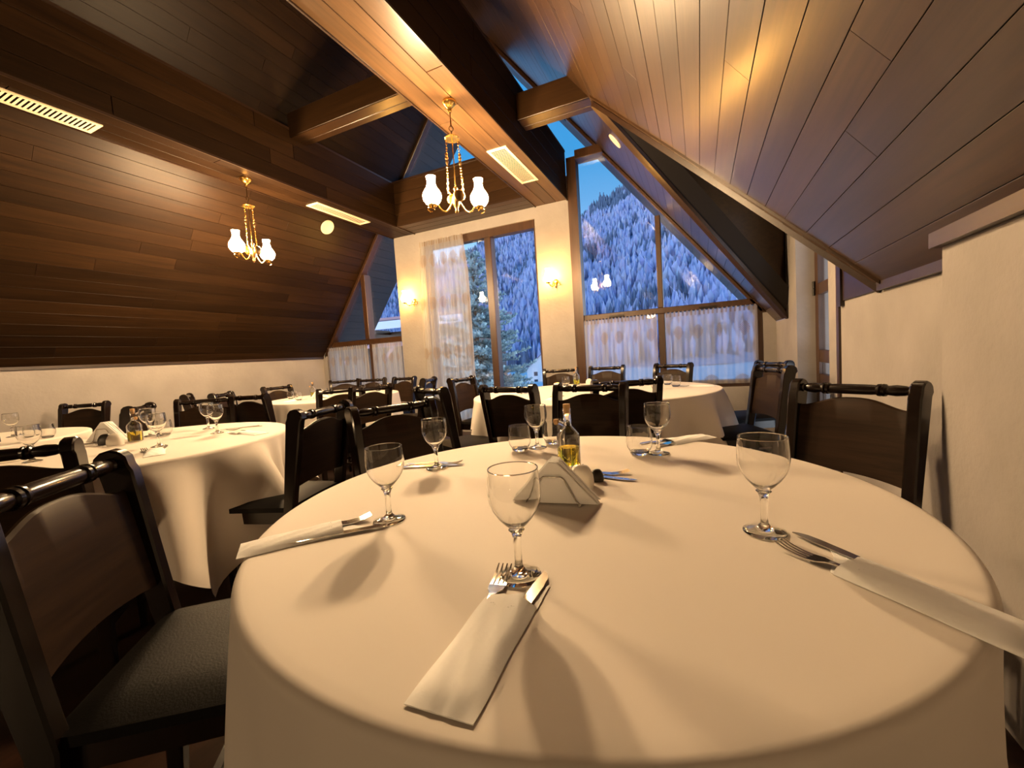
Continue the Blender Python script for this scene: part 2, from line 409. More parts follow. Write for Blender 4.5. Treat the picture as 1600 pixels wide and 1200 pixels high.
MB().box(-3.936, -1.949, 4.95, D, GT - .012, GT + .012).build('cap_board', TRIM, fb)
def collar(xa, xb, ya, yb, za, zb):
    o = struct(MB().box(xa, xb, ya + .015, yb, za + .015, zb), 'collar_beam', CORE)
    MB().prism([(xa, ya, za), (xb, ya, za), (xb, ya, zb), (xa, ya, zb)], (0, .015, 0), .004).build('plank', PLANKX, o)
    m = ya + (yb - ya) * .62
    for p, q in ((ya, m), (m, yb)):
        MB().prism([(xa, p + .002, za), (xb, p + .002, za), (xb, q - .002, za), (xa, q - .002, za)], (0, 0, .015), .004).build('plank', PLANKX, o)
collar(-1.50, -.80, 3.80, 4.02, 3.316, 3.56)
collar(-3.95, -1.93, 3.30, 3.52, 3.60, 3.85)

# ------------------------------------------------------------------ windows
def bar(mb, x0, x1, z0, z1, y0, y1): mb.box(x0, x1, y0, y1, z0, z1); return mb
def pane(poly, parent, y=D + .10):
    MB().prism([(x, y, z) for x, z in poly], (0, .012, 0)).build('pane', WINGLASS, parent)
FY0, FY1 = D + .03, D + .15
def member(parent, name, x0, x1, z0, z1, y0=FY0, y1=FY1): return MB().prism([(x0, y0, z0), (x1, y0, z0), (x1, y0, z1), (x0, y0, z1)], (0, y1 - y0, 0), .006).build(name, FRAME, parent)
# tall window
w1 = struct(MB().box(TW0, TW1, FY0, FY1, TWT - .11, TWT), 'window_1', FRAME)
member(w1, 'stile', TW0, TW0 + .09, TWB, TWT - .11); member(w1, 'stile', TW1 - .035, TW1, TWB, TWT - .11)
member(w1, 'bottom_rail', TW0 + .09, TW1 - .035, TWB, TWB + .10); member(w1, 'mullion', -2.765, -2.66, TWB + .1, TWT - .11, FY0 - .015)
pane([(TW0 + .09, TWB + .1), (-2.765, TWB + .1), (-2.765, TWT - .11), (TW0 + .09, TWT - .11)], w1)
pane([(-2.66, TWB + .1), (TW1 - .035, TWB + .1), (TW1 - .035, TWT - .11), (-2.66, TWT - .11)], w1)
def rafter(parent, side, xa, xb, w, name='rafter_frame', y0=FY0, y1=FY1, mat=None):
    f = zl if side == 'L' else zr; s = sL if side == 'L' else sR
    dv = w * math.sqrt(1 + s * s)
    MB().prism([(xa, y0, f(xa) - dv), (xb, y0, f(xb) - dv), (xb, y0, f(xb) - .002), (xa, y0, f(xa) - .002)], (0, y1 - y0, 0), .005).build(name, mat or FRAME, parent)
# right gable window
TZ, S0 = 1.50, .58
w2 = struct(MB().box(x1 + .002, -1.372, FY0 - .03, FY1, S0, 3.6), 'window_2', FRAME)
member(w2, 'transom', -1.372, .655, TZ, TZ + .07); member(w2, 'sill_rail', -1.372, .655, S0, S0 + .08)
member(w2, 'mullion', -.455, -.375, S0 + .08, TZ); member(w2, 'mullion', -.445, -.385, TZ + .07, zr(-.38) - .09)
member(w2, 'stile', .585, .655, S0 + .08, TZ); member(w2, 'head_rail', -1.372, zr(3.6) if False else -1.02, 3.55, 3.66, FY0 - .06)
rafter(w2, 'R', -1.51, .70, .035)
k = .06
def xr(z): return (3.546 - z) / sR - .992
pane([(-1.372, TZ + .07), (-.445, TZ + .07), (-.445, zr(-.445) - k), (xr(3.55 + k), 3.55), (-1.372, 3.55)], w2)
pane([(-.385, TZ + .07), (xr(TZ + .07 + k), TZ + .07), (-.385, zr(-.385) - k)], w2)
pane([(-1.372, S0 + .08), (-.455, S0 + .08), (-.455, TZ), (-1.372, TZ)], w2)
pane([(-.375, S0 + .08), (.585, S0 + .08), (.585, TZ), (-.375, TZ)], w2)
for xm in (-.95, .1): MB().box(xm - .09, xm + .09, FY0 - .02, FY0 + .005, TZ + .012, TZ + .032).build('window_catch', IRON, w2)
# left gable window
w3 = struct(MB().box(-6.06, -6.0, FY0, FY1, .6, 1.40), 'window_3', FRAME)
member(w3, 'transom', -6.0, x0 - .002, 1.46, 1.545); member(w3, 'sill_rail', -6.0, x0 - .002, .60, .68)
member(w3, 'mullion', -5.08, -5.0, .68, 1.46); member(w3, 'mullion', -5.13, -5.04, 1.545, zl(-5.1) - .08, FY0 - .02)
rafter(w3, 'L', -6.10, x0 - .002, .05, y0=FY0 - .03)
pane([(-6.0, .68), (-5.08, .68), (-5.08, 1.46), (-6.0, 1.46)], w3); pane([(-5.0, .68), (x0 - .002, .68), (x0 - .002, 1.46), (-5.0, 1.46)], w3)
def xl(z): return (z - 3.222) / sL - 4.708
pane([(xl(1.545 + .09), 1.545), (-5.13, 1.545), (-5.13, zl(-5.13) - .09)], w3)
pane([(-5.04, 1.545), (x0 - .002, 1.545), (x0 - .002, zl(x0) - .09), (-5.04, zl(-5.04) - .09)], w3)
# upper gable glazing above the beams
w4 = struct(MB().box(-2.68, -2.42, D + .02, D + .16, GT + .002, ZA - .4), 'window_4', FRAME)
rafter(w4, 'L', x0, XA - .01, .045); rafter(w4, 'R', XA + .01, -1.51, .045)
pane([(x0, SZ + .31), (-2.68, SZ + .31), (-2.68, zl(-2.68) - .38), (XA - .05, ZA - .18), (x0, zl(x0) - .09)], w4)
pane([(-2.42, SZ + .31), (x1, SZ + .31), (x1, 3.60), (-1.04, 3.66), (-2.42, zr(-2.42) - .09)], w4)
# the door in the right-hand dormer
DXX = XR + .133
d1 = struct(MB().box(DXX - .02, DXX + .06, 3.30, 3.38, 0, 2.32), 'door_1', FRAME)
mb = MB(); dz0, dz1 = .02, 2.28
for ya, yb in ((3.385, 3.50), (4.235, 4.335)): mb.box(DXX, DXX + .045, ya, yb, dz0, dz1)
zs = [dz0, .30, .80, 1.05 - .19, 1.40, 1.86, dz1]
for za, zb in ((.02, .22), (.68, .78), (1.02 - .14, 1.02 - .04), (1.44, 1.53), (1.98, 2.07), (2.2, 2.28)): mb.box(DXX + .002, DXX + .043, 3.50, 4.235, za, zb)
mb.box(DXX + .004, DXX + .041, 3.83, 3.91, dz0, dz1)
mb.build('leaf', FRAME, d1)
for za, zb in ((.22, .68), (.78, .88), (.98, 1.44), (1.53, 1.98), (2.07, 2.2)):
    for ya, yb in ((3.50, 3.83), (3.91, 4.235)):
        MB().box(DXX + .02, DXX + .026, ya, yb, za, zb).build('pane', WINGLASS, d1)
for zh in (.35, 1.50, 1.95): MB().lathe([(.012, -.06), (.012, -.005), (.009, 0), (.012, .005), (.012, .06)], 10, (DXX - .010, 4.322, zh)).build('hinge', IRON, d1)
MB().tube([(DXX - .045, 3.44, 1.0), (DXX - .045, 3.56, 1.0)], .01).tube([(DXX, 3.44, 1.0), (DXX - .045, 3.44, 1.0)], .009).build('handle', IRON, d1)
struct(MB().box(XR - .012, XR + .10, 3.10, 3.15, 0, 2.6), 'trim_11', FRAME)
# ------------------------------------------------------------------ outdoors
def col_mesh(name, vs, fs, cols, mat, smooth=False):
    me = bpy.data.meshes.new(name); me.from_pydata(vs, [], fs); me.materials.append(mat)
    at = me.color_attributes.new('Col', 'FLOAT_COLOR', 'POINT')
    flat = []
    for c in cols: flat += [c[0], c[1], c[2], 1.0]
    at.data.foreach_set('color', flat); me.update(); return me
rg = random.Random(3)
GZ = -5.0
def vnoise(x, y):
    s = 0
    for f, a in ((.011, 1.0), (.027, .5), (.061, .25)):
        s += a * math.sin(x * f * 6.28 + 1.3 * math.sin(y * f * 5.1)) * math.cos(y * f * 6.28 + 1.7 * math.sin(x * f * 4.3))
    return s
struct(MB().prism([(-700, 8, GZ), (500, 8, GZ), (500, 700, GZ), (-700, 700, GZ)], (0, 0, -2)), 'ground', SNOW)
# hills given as (azimuth deg to the right of +Y, foot distance, ridge distance, ridge elevation deg)
HILLS = {'main': [(-62, 300, 620, 9), (-44, 290, 620, 10.5), (-36, 280, 620, 11.5), (-31, 270, 620, 13), (-28.9, 260, 620, 13.8), (-26, 240, 620, 16.5), (-22, 220, 610, 17.0), (-18, 200, 600, 16.6), (-14, 180, 590, 17.0), (-11, 165, 585, 18.4), (-8.2, 150, 580, 19.6), (-3, 140, 560, 22.6), (2, 140, 540, 24), (6, 150, 540, 21), (9, 170, 540, 11), (12.5, 200, 540, 1.5), (30, 260, 540, 1.0), (60, 300, 560, 1.5)],
         'spur': [(-32, 190, 380, 1), (-27.5, 180, 370, 4), (-24.5, 170, 360, 7.6), (-21, 165, 360, 11.6), (-17.5, 160, 360, 13.2), (-13.5, 150, 350, 11.8), (-9, 145, 340, 9.0), (-4, 140, 330, 6.5), (2, 140, 320, 4), (8, 150, 320, 1)]}
def hill_par(key, az):
    L = HILLS[key]; az = max(L[0][0], min(L[-1][0], az))
    for a, b in zip(L[:-1], L[1:]):
        if a[0] <= az <= b[0]:
            t = (az - a[0]) / (b[0] - a[0]); t = t * t * (3 - 2 * t)
            return [a[i] + (b[i] - a[i]) * t for i in (1, 2, 3)]
def hill_pt(key, az, t):
    f, r, el = hill_par(key, az); d = f + (r - f) * t
    zt = math.tan(math.radians(el)) * r + 1.09
    s = min(1, max(0, t)); h = GZ + (zt - GZ) * (s ** 1.12) if t <= 1 else zt - (t - 1) * 90
    x, y = d * math.sin(math.radians(az)), d * math.cos(math.radians(az))
    h += (3.5 * vnoise(x, y)) * min(1, t * 3)
    return Vector((x, y, h))
for key in ('main', 'spur'):
    L = HILLS[key]; na, nr_ = 90, 26; vs = []; fs = []
    for i in range(na + 1):
        az = L[0][0] + (L[-1][0] - L[0][0]) * i / na
        for j in range(nr_ + 1): vs.append(hill_pt(key, az, -.02 + 1.15 * j / nr_))
    for i in range(na):
        for j in range(nr_): q = i * (nr_ + 1) + j; fs.append((q, q + nr_ + 1, q + nr_ + 2, q + 1))
    mb = MB(); mb.add(vs, fs); struct(mb, 'hill', HILLM, None, 60)
def conifer(vs, fs, cols, p, h, col, tiers=3, seg=6):
    for k in range(tiers):
        z0 = h * (.12 + .26 * k); r = h * .17 * (1 - k / (tiers + .6)); z1 = min(h, z0 + h * .46) if k < tiers - 1 else h
        n = len(vs); a0 = rg.random() * 6
        for i in range(seg):
            a = a0 + 2 * PI * i / seg; rr = r * rg.uniform(.75, 1.2)
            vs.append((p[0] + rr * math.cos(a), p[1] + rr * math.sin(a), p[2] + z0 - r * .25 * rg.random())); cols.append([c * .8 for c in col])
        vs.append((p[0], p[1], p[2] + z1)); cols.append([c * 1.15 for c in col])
        for i in range(seg): fs.append((n + i, n + (i + 1) % seg, n + seg))
def bare(vs, fs, cols, p, h, col):
    """a leafless crown: a loose upright spindle of branches"""
    n = len(vs); r = h * rg.uniform(.10, .17); seg = 4; a0 = rg.random() * 6
    vs.append((p[0], p[1], p[2])); cols.append([c * .9 for c in col])
    for i in range(seg):
        a = a0 + 2 * PI * i / seg; rr = r * rg.uniform(.6, 1.3)
        vs.append((p[0] + rr * math.cos(a), p[1] + rr * math.sin(a), p[2] + h * rg.uniform(.45, .75))); cols.append([c * rg.uniform(.9, 1.1) for c in col])
    vs.append((p[0] + r * rg.uniform(-.4, .4), p[1], p[2] + h)); cols.append([c * 1.12 for c in col])
    for i in range(seg):
        j = (i + 1) % seg
        fs += [(n, n + 1 + j, n + 1 + i), (n + 1 + i, n + 1 + j, n + 1 + seg)]
    if rg.random() < .10:                            # a pale trunk in front of the crown
        n = len(vs); w = .16
        for dx, dy in ((-w, 0), (w, 0), (0, w)):
            vs.append((p[0] + dx + r * .5, p[1] + dy - r, p[2])); vs.append((p[0] + dx + r * .5, p[1] + dy - r, p[2] + h * .8)); cols += [(.62, .61, .68)] * 2
        fs += [(n, n + 2, n + 3, n + 1), (n + 2, n + 4, n + 5, n + 3), (n + 4, n, n + 1, n + 5)]
CG = [(.13, .19, .30), (.15, .21, .32), (.115, .17, .28)]  # tree tones below are shifted towards the blue of distance haze
BG = [(.32, .39, .63), (.29, .37, .61), (.36, .39, .58), (.28, .36, .61), (.37, .44, .66)]
def patch(p): return vnoise(p.x * .5 + 60, p.y * .5 - 20)
vsC, fsC, cC, vsB, fsB, cB = [], [], [], [], [], []
near = []
for key, n, az0, az1 in (('main', 15000, -46, 8), ('spur', 4500, -32, 4)):
    for i in range(n):
        az = rg.uniform(az0, az1); t = rg.random() ** .8; p = hill_pt(key, az, t)
        con = patch(p) + (.9 if t > .82 else 0) + rg.uniform(-.5, .5)
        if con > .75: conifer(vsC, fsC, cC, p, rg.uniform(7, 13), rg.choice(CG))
        else: bare(vsB, fsB, cB, p, rg.uniform(7, 12), rg.choice(BG))
tag(link(bpy.data.objects.new('conifer_woodland', col_mesh('conifer_woodland', vsC, fsC, cC, FOREST))), 'dark blue-green conifers scattered over the mountainside outside', 'trees', None, 'stuff')
tag(link(bpy.data.objects.new('bare_woodland', col_mesh('bare_woodland', vsB, fsB, cB, FOREST))), 'bare lilac-grey winter trees covering the mountainside outside', 'trees', None, 'stuff')
# the conifers that stand out along the ridges, each its own tree
vs, fs, cs = [], [], []
conifer(vs, fs, cs, (0, 0, 0), 11, (.10, .145, .24), 4, 7); cme = col_mesh('ridge_conifer', vs, fs, cs, FOREST)
for key, n, az0, az1, t0 in (('main', 90, -34, -6, .975), ('spur', 60, -26, -12, .97)):
    for i in range(n):
        az = az0 + (az1 - az0) * (i + rg.random() * .8) / n
        o = link(bpy.data.objects.new('conifer_tree', cme)); o.location = hill_pt(key, az, t0 + rg.random() * .04) - Vector((0, 0, 1)); s = rg.uniform(.7, 1.45); o.scale = (s, s, s * rg.uniform(.9, 1.2)); o.rotation_euler = (0, 0, rg.random() * 6)
        if key == 'main': tag(o, 'dark pointed conifer on the skyline of the mountain outside', 'tree', 'conifers along the mountain ridge')
        else: tag(o, 'dark conifer along the crest of the lower wooded spur', 'tree', 'conifers along the lower spur')
# the blue spruce behind the tall window
def spruce(loc, H, R):
    root = thing('blue_spruce', 'large frosted blue spruce outside the tall window behind the voile curtain', 'tree', loc)
    MB().lathe([(.16, 0), (.12, H * .4), (.03, H * .96), (0, H * .98)], 8).build('trunk', BARK, root)
    vs, fs, cs = [], [], []
    zt = .5
    while zt < H * .985:
        f = 1 - zt / H; L = R * (f ** .8) * 1.0 + .10; nb = max(6, int(15 * f + 5)); a0 = rg.random() * 6
        for b in range(nb):
            a = a0 + 2 * PI * b / nb + rg.uniform(-.12, .12); Lb = L * rg.uniform(.78, 1.12); ca, sa = math.cos(a), math.sin(a); zj = rg.uniform(-.16, .16); dr = rg.uniform(.08, .36)
            st = max(6, int(Lb / .085))
            for k in range(st):
                u = (k + .5) / st; r = Lb * u; z = zt + zj - dr * Lb * u + .20 * Lb * u * u + .03 * math.sin(u * 7 + b)
                px, py = r * ca, r * sa
                w = (.30 * (1 - u) * Lb * .55 + .09)
                for sd in (-1, 1, 0):
                    # a tuft: a flat blade leaving the branch sideways and up
                    q = a + sd * rg.uniform(.6, 1.1); ln = w * rg.uniform(.7, 1.2) if sd else .13
                    tx, ty, tz = math.cos(q) * ln, math.sin(q) * ln, rg.uniform(-.05, .10)
                    nx, ny = -math.sin(q) * .028, math.cos(q) * .028
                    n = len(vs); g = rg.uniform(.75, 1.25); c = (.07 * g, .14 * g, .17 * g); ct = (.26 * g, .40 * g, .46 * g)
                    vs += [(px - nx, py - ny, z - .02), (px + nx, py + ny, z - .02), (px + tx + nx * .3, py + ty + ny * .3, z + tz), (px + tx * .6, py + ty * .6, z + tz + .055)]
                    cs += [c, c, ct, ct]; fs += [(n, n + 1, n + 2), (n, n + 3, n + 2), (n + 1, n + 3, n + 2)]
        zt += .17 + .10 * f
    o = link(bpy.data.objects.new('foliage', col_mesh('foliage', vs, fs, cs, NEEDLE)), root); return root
spruce((-6.95, 12.6, GZ), 9.9, 3.5)
# white house down in the valley
def house(loc, rz, w, l, h, rh, label, name='house'):
    r = thing(name, label, 'house', loc, rz)
    MB().prism([(-w / 2, -l / 2, 0), (w / 2, -l / 2, 0), (w / 2, -l / 2, h), (0, -l / 2, h + rh), (-w / 2, -l / 2, h)], (0, l, 0)).build('walls', HOUSEW, r)
    o = .5; s = rh / (w / 2)
    for sg in (-1, 1):
        MB().prism([(sg * (w / 2 + o), -l / 2 - o, h - s * o), (sg * (w / 2 + o), l / 2 + o, h - s * o), (0, l / 2 + o, h + rh), (0, -l / 2 - o, h + rh)], (0, 0, .22)).build('roof_slope', HOUSER, r)
    for x_, z_ in ((-w * .25, h * .3), (w * .2, h * .3), (-w * .25, h * .72), (w * .2, h * .72), (0, h + rh * .25)):
        wn = MB().prism([(x_ - .55, -l / 2 - .03, z_ - .6), (x_ + .55, -l / 2 - .03, z_ - .6), (x_ + .55, -l / 2 - .03, z_ + .6), (x_ - .55, -l / 2 - .03, z_ + .6)], (0, .06, 0)).build('window', HOUSEW, r)
        MB().prism([(x_ - .42, -l / 2 - .05, z_ - .47), (x_ + .42, -l / 2 - .05, z_ - .47), (x_ + .42, -l / 2 - .05, z_ + .47), (x_ - .42, -l / 2 - .05, z_ + .47)], (0, .03, 0)).build('pane', DARKGLASS, wn)
    MB().box(w * .18, w * .18 + .7, -.4, .4, h + rh * .4, h + rh + .6).build('chimney', HOUSEW, r)
    return r
house((-34.5, 95, GZ - 1.2), .35, 8, 10, 4.2, 3.6, 'white house with a steep grey-purple roof down in the snowy valley')
# wing of the neighbouring building seen through the left gable window
nb = thing('neighbouring_building', 'dark timber wing next door with a pale fascia, behind the left gable window', 'building', (-10.6, 11.8, 0), .12)
MB().box(-4, 3.2, .5, 5, -5, 2.30).build('walls', TRIM, nb)
MB().prism([(-4.4, -.5, 2.62), (3.6, -.5, 2.62), (3.6, 5, 3.0), (-4.4, 5, 3.0)], (0, 0, .10)).build('roof_cover', HOUSER, nb)
MB().box(-4.4, 3.6, -.55, -.42, 2.34, 2.60).build('fascia', HILLM, nb)
for i in range(6): MB().box(-3.8 + i * 1.3, -3.68 + i * 1.3, -.4, .5, 2.2, 2.34).build('rafter', TRIM, nb)
MB().box(-4, 3.2, -.45, -.3, 1.72, 1.90).build('eave_beam', HOUSER, nb)
for i in range(4): MB().tube([(-3 + i * 1.7, -.38, 1.2), (-2.5 + i * 1.7, -.38, 1.72)], .06, 6).build('brace', HOUSER, nb)
for i in range(4): MB().box(-3.08 + i * 1.7, -2.92 + i * 1.7, -.46, -.30, -5, 1.72).build('post', TRIM, nb)
# ------------------------------------------------------------------ curtains
def leaf_motif(rows):
    def f(x, z):
        m = 0
        for (cx, cz, rx, rz) in rows:
            u, v = (x - cx) / rx, (z - cz) / rz
            ww = 1 - .55 * max(0, -v) - .18 * max(0, v)
            if abs(v) < 1 and abs(u) < ww:
                e_ = math.sqrt(max(0, 1 - v * v)) * ww
                lob = e_ * (.72 + .28 * abs(math.sin(v * 9)))
                if abs(u) < lob: m = max(m, .65 + .35 * math.sin(x * 310) * math.sin(z * 260))
        return m
    return f
def curtain(name, label, x0, x1, z0, z1, y, nf, amp, motif, nx=150, nz=130, head=.05, gather=0.0, group=None, flare=0.0):
    mb = MB(); at = []; rr = random.Random(int(abs(x0) * 1000))
    ph = [rr.uniform(0, 6.28) for _ in range(4)]
    for j in range(nz + 1):
        t = j / nz; z = z1 + (z0 - z1) * t
        for i in range(nx + 1):
            s = i / nx; xx = x0 + (x1 - x0) * s
            mid = (x0 + x1) / 2; sq = 1 - gather * max(0, 1 - t * 5) + flare * t; X = mid + (xx - mid) * sq
            a = amp * (.5 + .5 * min(1, t * 2.5))
            yy = y + a * math.sin(s * nf * 6.283 + ph[0] + .5 * math.sin(s * 9 + ph[1])) + a * .45 * math.sin(s * nf * 2.7 * 6.283 + ph[2] + t * 1.2)
            hem = 1.0 if j in (0, nz) else 0
            zz = z + (.012 * math.sin(s * 130) if j == 0 else 0)
            mb.v.append((X, yy, zz))
            m = motif(xx, z)
            if (z1 - z) < head: m = max(m, .55 + .35 * math.sin(s * nf * 22))
            if s < .05 or s > .95: m = max(m, .45)
            if t > .97: m = max(m, .35)
            at.append(max(0, min(1, m)))
    for j in range(nz):
        for i in range(nx):
            q = j * (nx + 1) + i; mb.f.append((q, q + 1, q + nx + 2, q + nx + 1))
    o = mb.build(name, SHEER, None, 80, at); return tag(o, label, 'curtain', group)
rows = []
for zc in (2.62, 1.98, 1.22):
    for k in range(5): rows.append((-3.86 + k * .19 + .05 * (zc > 2), zc, .085, .10))
curtain('voile_curtain', 'long white voile curtain with tan leaf embroidery over the tall window', -3.90, -3.02, .10, 2.915, 5.345, 7, .022, leaf_motif(rows), 200, 220, .07, .13)
def cafe(label, x0, x1, z0, z1, n, seed):
    rows = [(x0 + (x1 - x0) * (k + .5 + .1 * math.sin(k * 5 + seed)) / n, z1 - .25, .065 * (1 if (k + seed) % 3 else .55), .085) for k in range(n)]
    rows += [(x0 + (x1 - x0) * (k + .5) / 3, z0 + .05, .09, .06) for k in range(3)]
    return curtain('cafe_curtain', label, x0, x1, z0, z1, 5.398, 6, .008, leaf_motif(rows), 150, 120, .055, 0, None, -.0)
cafe('white embroidered café curtain on the right window, left of the mullion', -1.365, -.465, .62, 1.495, 5, 0)
cafe('white embroidered café curtain on the right window, right of the mullion', -.365, .60, .62, 1.495, 4, 1)
cafe('white embroidered café curtain on the left window, beside the knee wall', -6.02, -5.09, .64, 1.455, 5, 2)
cafe('white embroidered café curtain on the left window, beside the pillar', -4.99, -4.37, .64, 1.455, 4, 3)

# ------------------------------------------------------------------ lamps
def shade_prof(s=1.0):
    return [(r * s, z * s) for r, z in ((.034, 0), (.050, .012), (.066, .035), (.074, .062), (.071, .088), (.058, .112), (.043, .134), (.034, .158), (.031, .182), (.034, .204), (.039, .220))]
def chandelier(x, y, ang, label, ztop=SZ):
    t = thing('chandelier', label, 'chandelier', (x, y, ztop), ang, 'two-light brass chandeliers')
    MB().lathe([(.0, 0), (.052, 0), (.056, -.012), (.048, -.030), (.030, -.048), (.016, -.060), (.014, -.080), (.0, -.084)], 20).build('canopy', BRASS, t, 50)
    mb = MB().tube([(0, 0, -.08), (0, 0, -.19)], .005, 6)
    ring = [(.016 * math.cos(a), 0, -.205 + .02 * math.sin(a)) for a in [2 * PI * i / 12 for i in range(12)]]
    mb.tube(ring, .0035, 5, True).tube([(0, 0, -.222), (0, 0, -.27)], .005, 6).build('hanging_hook', OLDBRASS, t)
    MB().lathe([(0, -.262), (.03, -.262), (.056, -.272), (.060, -.280), (.054, -.288), (.02, -.284), (0, -.284)], 24).build('ceiling_plate', BRASS, t, 40)
    for sg in (-1, 1):
        mb = MB(); x0, z0 = sg * .046, -.287
        n = 19
        for k in range(n):
            u = k / (n - 1); cx = x0 + sg * .012 * u; cz = z0 - .385 * u - .008
            if .26 < u < .50: continue
            pl = [(cx + (.0065 * math.cos(a) if k % 2 else 0), (0 if k % 2 else .0065 * math.cos(a)), cz + .0135 * math.sin(a)) for a in [2 * PI * i / 8 for i in range(8)]]
            mb.tube(pl, .0022, 4, True)
        mb.build('chain', BRASS, t)
        MB().lathe([(.003, -.385), (.010, -.39), (.013, -.402), (.007, -.412), (.014, -.424), (.014, -.432), (.007, -.442), (.013, -.452), (.010, -.466), (.003, -.48)], 10, (x0 + sg * .005, 0, 0)).build('turned_bobbin', OLDBRASS, t, 50)
    MB().tube([(0, 0, -.284), (.003, .002, -.45), (0, 0, -.67)], .0045, 6).build('flex', BRASS, t)
    MB().lathe([(0, -.64), (.012, -.645), (.02, -.66), (.012, -.68), (.018, -.70), (.034, -.725), (.036, -.755), (.022, -.79), (.012, -.81), (.016, -.825), (.008, -.845), (0, -.85)], 16).build('body', OLDBRASS, t, 50)
    for sg in (-1, 1):
        MB().lathe([(0, -.012), (.036, -.012), (.044, -.006), (.046, .0), (.044, .006), (.036, .012), (0, .012)], 22, (sg * .018, sg * -.045, -.725), 'y').build('pulley_disc', OLDBRASS if sg > 0 else BRASS, t, 40)
        pts = []
        for k in range(15):
            u = k / 14; xx = sg * (.03 + .155 * u); zz = -.76 - .085 * math.sin(PI * min(1, u * 1.15)) * (1 - .2 * u) + .01 * u
            pts.append((xx, 0, zz))
        cx = sg * .185; pts[-1] = (cx, 0, -.800)
        mb = MB().tube(pts, .0065, 8)
        sc = [(cx + sg * (.006 + .03 * math.sin(q) + .012 * q / 5), 0, -.818 - .02 * math.cos(q) * (1 - q / 9)) for q in [k * 5.0 / 14 for k in range(15)]]
        mb.tube(sc, .0045, 6)
        for q in (-1, 1):
            mb.tube([(sg * .04, 0, -.70), (sg * .055, 0, -.675), (sg * .05, 0, -.655)], .006, 6)
        arm = mb.build('arm', BRASS, t, 60)
        MB().lathe([(.008, -.81), (.024, -.803), (.034, -.792), (.036, -.776), (.033, -.774), (.030, -.788), (.0, -.79)], 18, (cx, 0, 0)).build('gallery_cup', BRASS, arm, 40)
        MB().lathe(shade_prof(.96), 24, (cx, 0, -.786)).build('lamp_shade', SHADE, t, 60)
    return t
chandelier(-1.69, 2.885, math.radians(40), 'two-light brass chandelier hanging from the right-hand beam beside the vent')
chandelier(-4.15, 2.90, math.radians(100), 'two-light brass chandelier hanging from the left-hand beam before the plank slope')
chandelier(-1.72, -6.6, math.radians(60), 'two-light brass chandelier on the right beam, behind the viewer')
def sconce(x, z, ang, label):
    t = thing('wall_lamp', label, 'lamp', (x, D, z), 0)
    MB().lathe([(0, -.03), (.012, -.03), (.02, -.02), (.034, -.012), (.04, 0), (.0, 0)], 18, (0, 0, 0), 'y').build('wall_plate', BRASS, t, 40)
    dx, dy = math.sin(ang) * .14, -math.cos(ang) * .14
    P = [(dx * u, -.02 + dy * u, -.015 - .05 * math.sin(PI * u) + .0 * u) for u in [k / 10 for k in range(11)]]
    mb = MB().tube(P, .007, 8)
    for sg in (-1, 1):
        cu = [(sg * (.02 + .045 * k / 10), -.03 - .01 * math.sin(k), -.02 + .03 * math.sin(k * .55)) for k in range(11)]
        mb.tube(cu, .008, 6)
    mb.tube([(0, -.02, -.03), (.0, -.03, -.07), (.01, -.03, -.085)], lambda u: .012 * (1 - u) + .004, 8)
    mb.build('arm', BRASS, t, 60)
    e_ = P[-1]
    MB().lathe([(.008, -.02), (.026, -.012), (.034, 0), (.030, .004), (0, .002)], 16, e_).build('gallery_cup', BRASS, t, 40)
    MB().lathe(shade_prof(.80), 22, (e_[0], e_[1], e_[2] + .002)).build('lamp_shade', SHADE2, t, 60)
sconce(-4.045, 2.06, math.radians(-52), 'brass wall lamp with a glowing glass shade on the left pillar')
sconce(-1.72, 2.05, math.radians(-25), 'brass wall lamp with a glowing glass shade on the pillar right of the tall window')

# ------------------------------------------------------------------ vents and round fittings in the ceiling
def vent(x0, x1, y0, y1, label):
    z = SZ; t = thing('ceiling_vent', label, 'vent', ((x0 + x1) / 2, (y0 + y1) / 2, z)); w, l = (x1 - x0) / 2, (y1 - y0) / 2
    mb = MB(); b = .028
    for q in ((-w, w, -l, -l + b), (-w, w, l - b, l), (-w, -w + b, -l + b, l - b), (w - b, w, -l + b, l - b)): mb.box(*q, -.009, -.0005)
    mb.build('frame', VENT, t)
    MB().box(-w + b, w - b, -l + b, l - b, -.0025, -.001).build('duct', CORE, t)
    mb = MB(); n = int(2 * l / .028)
    for i in range(n):
        y = -l + b + (2 * l - 2 * b) * (i + .5) / n
        mb.add([(-w + b, y - .008, -.007), (w - b, y - .008, -.007), (w - b, y + .009, -.003), (-w + b, y + .009, -.003), (-w + b, y - .008, -.0055), (w - b, y - .008, -.0055), (w - b, y + .009, -.0015), (-w + b, y + .009, -.0015)],
               [(0, 1, 2, 3), (7, 6, 5, 4), (0, 4, 5, 1), (3, 2, 6, 7)])
    tag(mb.build('louvres', VENT, t), kind='stuff')
vent(-4.335, -4.135, .55, 1.785, 'long cream slatted vent in the left beam at the frame edge')
vent(-4.275, -4.085, 3.72, 4.60, 'cream slatted vent in the left beam past the chandelier')
vent(-1.805, -1.60, 3.72, 4.60, 'cream slatted vent in the right-hand beam near the window wall')
def puck(side, x, y, label, r):
    f = zl if side == 'L' else zr; n = nL if side == 'L' else nR
    t = thing('ceiling_speaker', label, 'speaker'); t.matrix_world = Matrix.Translation((x, y, f(x))) @ n.to_track_quat('Z', 'Y').to_matrix().to_4x4()
    MB().lathe([(r * .72, -.008), (r * .80, -.012), (r * .96, -.010), (r, 0)], 28).build('ring', VENT, t, 50)
    MB().lathe([(0, -.006), (r * .5, -.0065), (r * .73, -.008), (r * .73, -.001)], 28).build('grille', CERAMIC, t, 50)
puck('L', -4.79, 4.50, 'round cream ceiling speaker in the left plank slope', .105)
